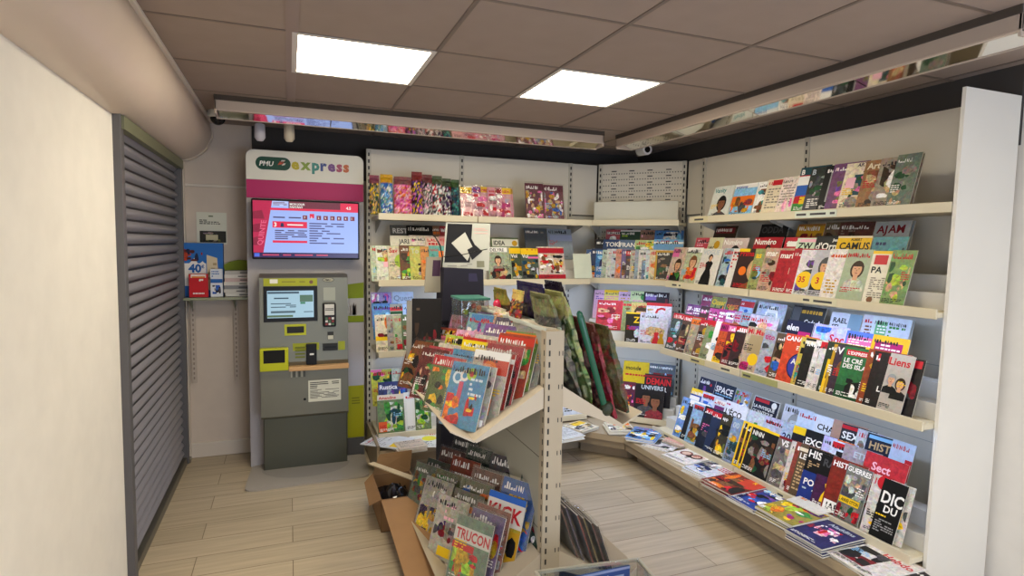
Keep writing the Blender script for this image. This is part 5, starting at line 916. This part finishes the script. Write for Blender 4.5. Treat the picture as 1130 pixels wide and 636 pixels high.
# bags leaning in the right trays: pillows with a thick near edge, leaning back against the panel
def tallbag(label, xb, zb, xt, zt, y0, w, d, bg, cols, top, n=12, cat='toy bag', name='toy_bag', group='bagged toys on the right gondola tray'):
    o = bpy.data.objects.new(name, None); COL.objects.link(o)
    up_ = V3((xt-xb, 0, zt-zb)); h = up_.length; up_.normalize(); ex = V3((0, 1, 0)); ey = up_.cross(ex)   # cover faces +x
    o.matrix_local = frame(V3((xb, y0, zb)), ex, ey, up_); tag(o, label, cat, group)
    m = MB(); nx, nz = 14, 44; P = {}; o3 = V3((rnd.uniform(0, 50), rnd.uniform(0, 50), 0)); allc = [bg, bg]+list(cols)
    for k in range(nz+1):
        v = k/nz; hz = d*(math.sin(math.pi*min(max(v, .04), .97))**.45)*(1+.5*noise.noise(V3((0, v*h*30, 7))+o3))
        for i in range(nx+1):
            u = i/nx; e = max(.35, math.sin(math.pi*u)**.5)
            for s in (0, 1): P[(k, i, s)] = (u*w+.012*noise.noise(V3((u*3, v*h*16, s))+o3), (s-.5)*hz*e*1.6+.012*noise.noise(V3((u*w*24, v*h*9, 4+s))+o3), v*h)
    def cf(v, i=0, s=0):
        if v > .84: return mot(top, .5)
        g = noise.noise(V3((i*w/nx*34, v*h*5, s))+o3)+.5*noise.noise(V3((i*w/nx*60, v*h*14, s))+o3)+.6
        return mot(allc[int(g*len(allc)) % len(allc)], .5)
    for k in range(nz):
        v = k/nz
        for i in range(nx):
            for s, od in ((1, (3, 2, 1, 0)), (0, (0, 1, 2, 3))):
                K4 = [(k, i), (k, i+1), (k+1, i+1), (k+1, i)]; K4 = [K4[j] for j in od]
                m.add([P[(a, b, s)] for a, b in K4], [(0, 1, 2, 3)], [cf(a/nz, b, s) for a, b in K4], True)
        for i in (0, nx):
            K4 = [(k, 0), (k, 1), (k+1, 1), (k+1, 0)]; K4 = K4 if i else [K4[j] for j in (0, 3, 2, 1)]
            m.add([P[(a, i, b)] for a, b in K4], [(0, 1, 2, 3)], [cf(a/nz, i, b) for a, b in K4], True)
    m.build('contents', 'bag', o)
    q = MB(); q.box(.01, w-.01, -.004, .004, h*.95, h*1.04, top); q.build('sealed_top', 'bag', o, bevel=.001)
    return o
RT = ' on upper right gondola tray'
tallbag('olive black toy bag with creased film'+RT, 1.20, .955, 1.04, 1.40, 2.25, .22, .05, '3f4038', ['3a3c38', '6a6858', '2c2c2a', '8a8878'], '7a7a50')
tallbag('green metallic toy bag'+RT, 1.255, .93, 1.10, 1.41, 2.24, .2, .04, '5a7040', ['7a8a4a', '3a5a2c', 'a8a878', '2c3a22', 'c9c9a0'], '9a9a60')
tallbag('dark red and black toy bag'+RT, 1.32, .89, 1.17, 1.44, 2.40, .2, .045, '3a1c20', ['5a2428', '2a1618', '7a3030', '201418'], '241c28')
tallbag('purple-brown toy bag'+RT, 1.31, .89, 1.19, 1.30, 2.24, .18, .04, '5a3038', ['7a4448', '3a2028', '8a6a5a', '6a2030'], '6a3038')
tallbag('red edged toy bag'+RT, 1.37, .855, 1.25, 1.27, 2.23, .16, .03, '8a2430', ['a83040', '6a1c28', '7a5a40', 'b04048'], '6a3a30')
tallbag('olive brown toy bag, outermost'+RT, 1.43, .875, 1.32, 1.26, 2.23, .2, .05, '5c5434', ['4a5434', '6a5a34', '7a3a30', '3a4a38'], '5a5634')
tallbag('navy folded bag at the back'+RT, 1.19, .98, 1.10, 1.43, 2.46, .34, .05, '231c3c', ['2a2348', '1c1630', '3a3258'], '2c2450')
tallbag('black and orange bag beside the navy bag'+RT, 1.15, 1.0, 1.06, 1.38, 2.84, .2, .04, '2a2020', ['4a2c1c', '201818', 'c0501c', '3a2a20'], '8a7a30')
# teal tube toy
o = thing('toy_sword_tube', 'shiny teal tube toy in front of green bag on right tray', 'toy', (1.31, 2.22, .89), 0)
m = MB(); d = V3((-.15, 0, .46)); m.tube([V3((0, 0, 0))+d*k for k in (0, .02, .1, .5, .92, .98, 1)], [.006, .012, .015, .015, .016, .013, .005], '1d5a44', 14); m.build('tube', 'gloss', o)
m = MB(); m.ball((0, 0, .02), .032, .03, .035, '2c3420'); m.build('dark_handle', 'bag', o)
# lower right tray
def RX(where, items, X0, z0, h=.27):
    for i, (px_, dx, hh, w_, lab, bg, el, y0) in enumerate(items):
        a = math.radians(20); ex = V3((0, 1, 0)); ey = V3((-1, 0, 0))
        o = make_mag(lean(V3((X0+dx, y0, z0-.57*dx)), ex, ey, a), w_, hh, .006, bg, el, name='childrens_magazine', film=True)
        tag(o, lab+' '+where, "children's magazine", "children's magazines on the lower right tray"); ALLMAGS.append(o)
RX('on lower right gondola tray', [(0, .0, .29, .2, 'brown wrapped comic pack nearest the panel', '5a3a34', 'B,RnhE,10', 2.24), (0, .03, .28, .2, 'purple-grey comic pack second from panel', '4a4050', 'B,veR,9', 2.24), (0, .08, .27, .2, 'red and black comic pack', '6a2420', 'B,rkn,9', 2.23), (0, .11, .27, .2, 'olive and gold comic pack', '6a5c34', 'B,YkG,9', 2.23), (0, .15, .26, .2, 'dark red comic pack', '4a2220', 'B,rRk,9', 2.23), (0, .18, .26, .2, 'black comic pack with blue edge, outermost', '1c2026', 'B,bkE,7', 2.23), (0, .05, .28, .2, 'grey comic pack behind the brown one', '5c5854', 'B,eEk,7', 2.47), (0, .14, .26, .2, 'brown and red comic pack further along', '5a3428', 'B,rno,8', 2.46)], 1.20, .225)

# dark thick book at the far end
o = thing('dark_book', 'thick dark book facing out at the far end of gondola', 'book', (.775, 3.10, .875), 0)
o.matrix_local = lean(V3((.625, 3.16, .875)), V3((.97, -.24, 0)).normalized(), V3((.24, .97, 0)).normalized(), math.radians(4), 0)
m = MB(); m.box(0, .16, 0, .05, 0, .45, '150f0e'); cover(m, .16, .45, 'k', 'R,120d0c,.02,.02,.98,.98;B,NRNkk,12,.1,.1,.9,.7,.14;L,5a4a3a,.15,.84,.85,.9,1', -.0005); m.build('cover', 'matte', o)
m = MB(); m.box(-.004, .0, .004, .046, .004, .446, 'b9b4a8'); m.box(-.03, -.004, .0, .004, .0, .44, '8f8a80'); m.build('page_block', 'card', o)

# navy floor display with sign behind the gondola
t = thing('floor_display', 'dark navy floor display column with black and white sign on top', 'display stand', (1.0, 3.52, 0))
m = MB(); m.prism([(-.13, -.06), (.13, -.06), (.13, .08), (-.13, .08)], 'z', 0, 1.18, '0e0c1c'); m.build('column', 'card', t, bevel=.008)
m = MB(); m.prism([(-.135, 1.16), (-.125, 1.485), (.125, 1.475), (.135, 1.16)], 'y', -.085, .085, '100e24'); m.poly([(.03, -.0862, 1.4), (.09, -.0862, 1.4), (.08, -.0862, 1.45), (.03, -.0862, 1.45)], '2a2848'); m.build('pocket', 'card', t, bevel=.006)
m = MB(); w_, h_ = .3, .3; m.M = Matrix.Translation((-.12, -.03, 1.465)) @ Matrix.Rotation(math.radians(-8), 4, 'X')
m.prism([(0, 0), (w_, 0), (w_+.02, h_), (.03, h_)], 'y', 0, .008, 'aeafa5')
m.poly([(.012, -.001, .05), (.175, -.001, .05), (.2, -.001, .292), (.04, -.001, .292)], '16161a')
m.poly([(.06, -.002, .17), (.15, -.002, .24), (.2, -.002, .14), (.16, -.002, .06)], 'b4b3a8'); m.poly([(.15, -.0025, .24), (.165, -.0025, .25), (.215, -.0025, .155), (.2, -.0025, .14)], '16161a'); m.poly([(.16, -.003, .13), (.215, -.003, .16), (.26, -.003, .12), (.19, -.003, .065)], '1d1d20')
greek(m, 1, 1, '8a8a84', .03, .012, .19, .045, 2, -.002); greek(m, 1, 1, 'c9a49c', .21, .23, .3, .27, 3, -.002); m.poly([(.22, -.002, .02), (.27, -.002, .02), (.27, -.002, .06), (.22, -.002, .06)], '7a7a66')
m.build('sign_board', 'print', t)
m = MB(); m.M = Matrix.Translation((-.23, -.02, 1.33)) @ Matrix.Rotation(math.radians(-10), 4, 'X'); m.prism([(0, 0), (.1, 0), (.125, .22), (.02, .22)], 'y', 0, .01, '8a8474'); m.poly([(.05, -.001, .1), (.1, -.001, .1), (.11, -.001, .2), (.06, -.001, .2)], '3a2438'); m.build('leaflet_pocket', 'print', t)
m = MB(); m.tube([(-.2, -.03, 1.69), (-.17, -.035, 1.67), (-.14, -.04, 1.62), (-.125, -.04, 1.55), (-.13, -.04, 1.47)], .004, 'k', 6); m.tube([(-.12, -.05, 1.55), (-.02, -.06, 1.56), (.16, -.05, 1.6)], .003, 'k', 6); m.build('wire_holder', 'plastic', t)

# small things along the gondola top
o = thing('clear_toy_box', 'clear plastic toy box with teal rim at far end of gondola top', 'toy box', (.86, 3.0, 1.1))
m = MB(); m.box(0, .16, 0, .2, 0, .235, 'w'); m.build('clear_case', 'clear', o, bevel=.006)
m = MB(); m.box(-.005, .165, -.005, .205, .225, .238, '3f7468'); m.build('rim', 'plastic', o, bevel=.003)
m = MB()
for k in range(16): m.ball((rnd.uniform(.03, .13), rnd.uniform(.03, .17), .02+rnd.random()*.17), .016, .016, .016, rnd.choice(['M', 'l', 'o', 'h', 'r', 'e']), 8, 5)
m.build('toy_pieces', 'plastic', o)
o = thing('red_capsule_toy', 'round red capsule toy on gondola top', 'toy', (1.045, 2.93, 1.282))
m = MB(); m.ball((0, 0, .028), .028, .028, .028, 'd02c50'); m.build('capsule', 'gloss', o)
m = MB(); m.tube([(0, 0, 0), (0, 0, .008)], .018, 'c9a03a', 12); m.build('base_ring', 'plastic', o)
bag('gold-topped snack bag standing on gondola top', lean(V3((1.03, 2.72, 1.20)), EXR, EYR, math.radians(5)), .15, .2, .03, 'R', ['r', 'Y', 'N', 'k', 'M'], 'c9b060', 'bags along the gondola top')
bag('clear bag of yellow bits on gondola top', lean(V3((1.0, 2.9, 1.20)), EXR, EYR, math.radians(9)), .17, .10, .02, 'M', ['Y', 'M', 'a', 'o', 'm'], 'c9c0a8', 'bags along the gondola top')

# ------------------------------------------------------------------ cardboard carton on the floor
t = thing('cardboard_carton', 'open brown cardboard carton on the floor beside the gondola', 'box', (.54, 3.35, 0))
BR = '8a6844'
m = MB(); w_, l_, hh, th = .30, .42, .19, .005
x0, x1, y0, y1 = -.075, .16, -.14, .24
m.box(x0, x1, y0, y1, 0, th, BR); m.box(x0, x0+th, y0, y1, 0, hh, BR); m.box(x1-th, x1, y0, y1, 0, hh, BR); m.box(x0, x1, y0, y0+th, 0, hh, BR); m.box(x0, x1, y1-th, y1, 0, hh, BR); m.build('carton_body', 'card', t, bevel=.001)
def flap(pts, name='flap', c=BR):
    a = [V3(p) for p in pts]; n = (a[1]-a[0]).cross(a[2]-a[0]).normalized()*.004; m = MB(); m.add([p for p in a]+[p+n for p in a], [(0, 1, 2, 3), (7, 6, 5, 4), (0, 4, 5, 1), (1, 5, 6, 2), (2, 6, 7, 3), (3, 7, 4, 0)], c); m.build(name, 'card', t)
flap([(x0, y1, hh), (x1, y1, hh), (x1+.02, y1+.03, hh+.12), (x0+.05, y1+.04, hh+.11)], c='80603c')
flap([(x0, y0, hh), (x0, y1, hh), (x0-.05, y1-.04, hh-.03), (x0-.06, y0+.03, hh-.04)])
flap([(x0, y0-.006, hh), (x1, y0-.006, hh), (x1-.03, y0-.85, .03), (x0+.03, y0-.85, .03)], 'long_flap', 'a07a52')
o = thing('black_plastic_bag', 'crumpled black plastic wrapping inside the cardboard carton', 'bag', (.565, 3.40, .006))
m = MB(); n = 9; P = []
for j in range(n):
    for i in range(n): P.append((-.085+.19*i/(n-1), -.15+.33*j/(n-1), .05+.085*math.sin(math.pi*i/(n-1))*math.sin(math.pi*j/(n-1))+rnd.uniform(0, .06)))
m.add(P, [(j*n+i, j*n+i+1, (j+1)*n+i+1, (j+1)*n+i) for j in range(n-1) for i in range(n-1)], '16161a'); m.box(-.08, .1, -.14, .17, 0, .05, '16161a'); m.build('wrapping', 'gloss', o)
o = thing('flat_cardboard_strip', 'pale cardboard strip lying across the carton', 'cardboard strip', (.56, 3.45, .24))
m = MB(); m.add([(-.115, .16, .01), (-.08, .18, .01), (.17, -.18, .0), (.13, -.2, .0), (-.115, .16, .016), (-.08, .18, .016), (.17, -.18, .006), (.13, -.2, .006)], [(3, 2, 1, 0), (4, 5, 6, 7), (0, 1, 5, 4), (1, 2, 6, 5), (2, 3, 7, 6), (3, 0, 4, 7)], 'b9a888'); m.build('strip', 'card', o)

# clear crate in front of the gondola
t = thing('clear_crate', 'clear plastic crate with blue label at the near end of gondola', 'crate', (1.05, 1.79, 0), math.radians(-7))
m = MB(); Z = .405; W2, D2 = .205, .11
for (a, b, c, d) in ((-W2, W2, -D2, -D2+.004), (-W2, W2, D2-.004, D2), (-W2, -W2+.004, -D2, D2), (W2-.004, W2, -D2, D2)): m.box(a, b, c, d, 0, Z, 'w')
m.box(-W2, W2, -D2, D2, 0, .005, 'w'); m.build('crate_walls', 'clear', t)
m = MB()
for (a, b, c, d) in ((-W2-.012, W2+.012, -D2-.012, -D2+.004), (-W2-.012, W2+.012, D2-.004, D2+.012), (-W2-.012, -W2+.004, -D2, D2), (W2-.004, W2+.012, -D2, D2)): m.box(a, b, c, d, Z-.012, Z, 'a9a596')
m.build('rim', 'plastic', t, bevel=.004)
o = thing('blue_booklet', 'blue booklet with white words standing inside the clear crate', 'booklet', (.93, 1.872, .115)); m = MB(); m.box(0, .30, 0, .008, 0, .27, '34508c'); m.text('La vie', .14, -.001, .225, .026, 'd8d8d0', .03); greek(m, 1, 1, '9ab0d0', .215, .22, .29, .25, 1, -.001); m.poly([(0, -.0006, .26), (.3, -.0006, .26), (.3, -.0006, .27), (0, -.0006, .27)], '8a9ac0'); m.build('booklet_cover', 'print', o)
o = thing('pink_toy', 'bright pink rounded toy inside the clear crate', 'toy', (1.19, 1.77, .28)); m = MB(); m.ball((0, 0, .02), .055, .045, .055, 'd83a78'); m.build('body', 'plastic', o); m = MB(); m.ball((-.02, -.04, .04), .012, .01, .012, 'w', 8, 5); m.build('eye', 'plastic', o)
o['label'] = 'bright pink rounded toy inside the clear crate'
# pink toy rests on packed toys
o = thing('toy_carton', 'plain brown carton filling the clear crate under the pink toy', 'box', (1.15, 1.80, .006)); m = MB(); m.box(-.07, .09, -.085, .03, 0, .245, '9a7a58'); m.build('carton', 'card', o, bevel=.003); m = MB(); m.box(-.07, .09, -.0855, -.085, .2, .22, 'c9b088'); m.build('tape', 'plastic', o)

# no two labels alike
seen = {}
for o in [o for o in COL.objects if o.parent is None and 'label' in o]:
    l = o['label']; seen.setdefault(l, []).append(o)
for l, os in seen.items():
    if len(os) > 1: print('DUP LABEL', l, len(os))
for o in COL.objects:
    if 'label' in o and o.parent is None and not 4 <= len(o['label'].replace(',', ' ').split()) <= 16: print('LABEL LEN', len(o['label'].split()), o['label'])
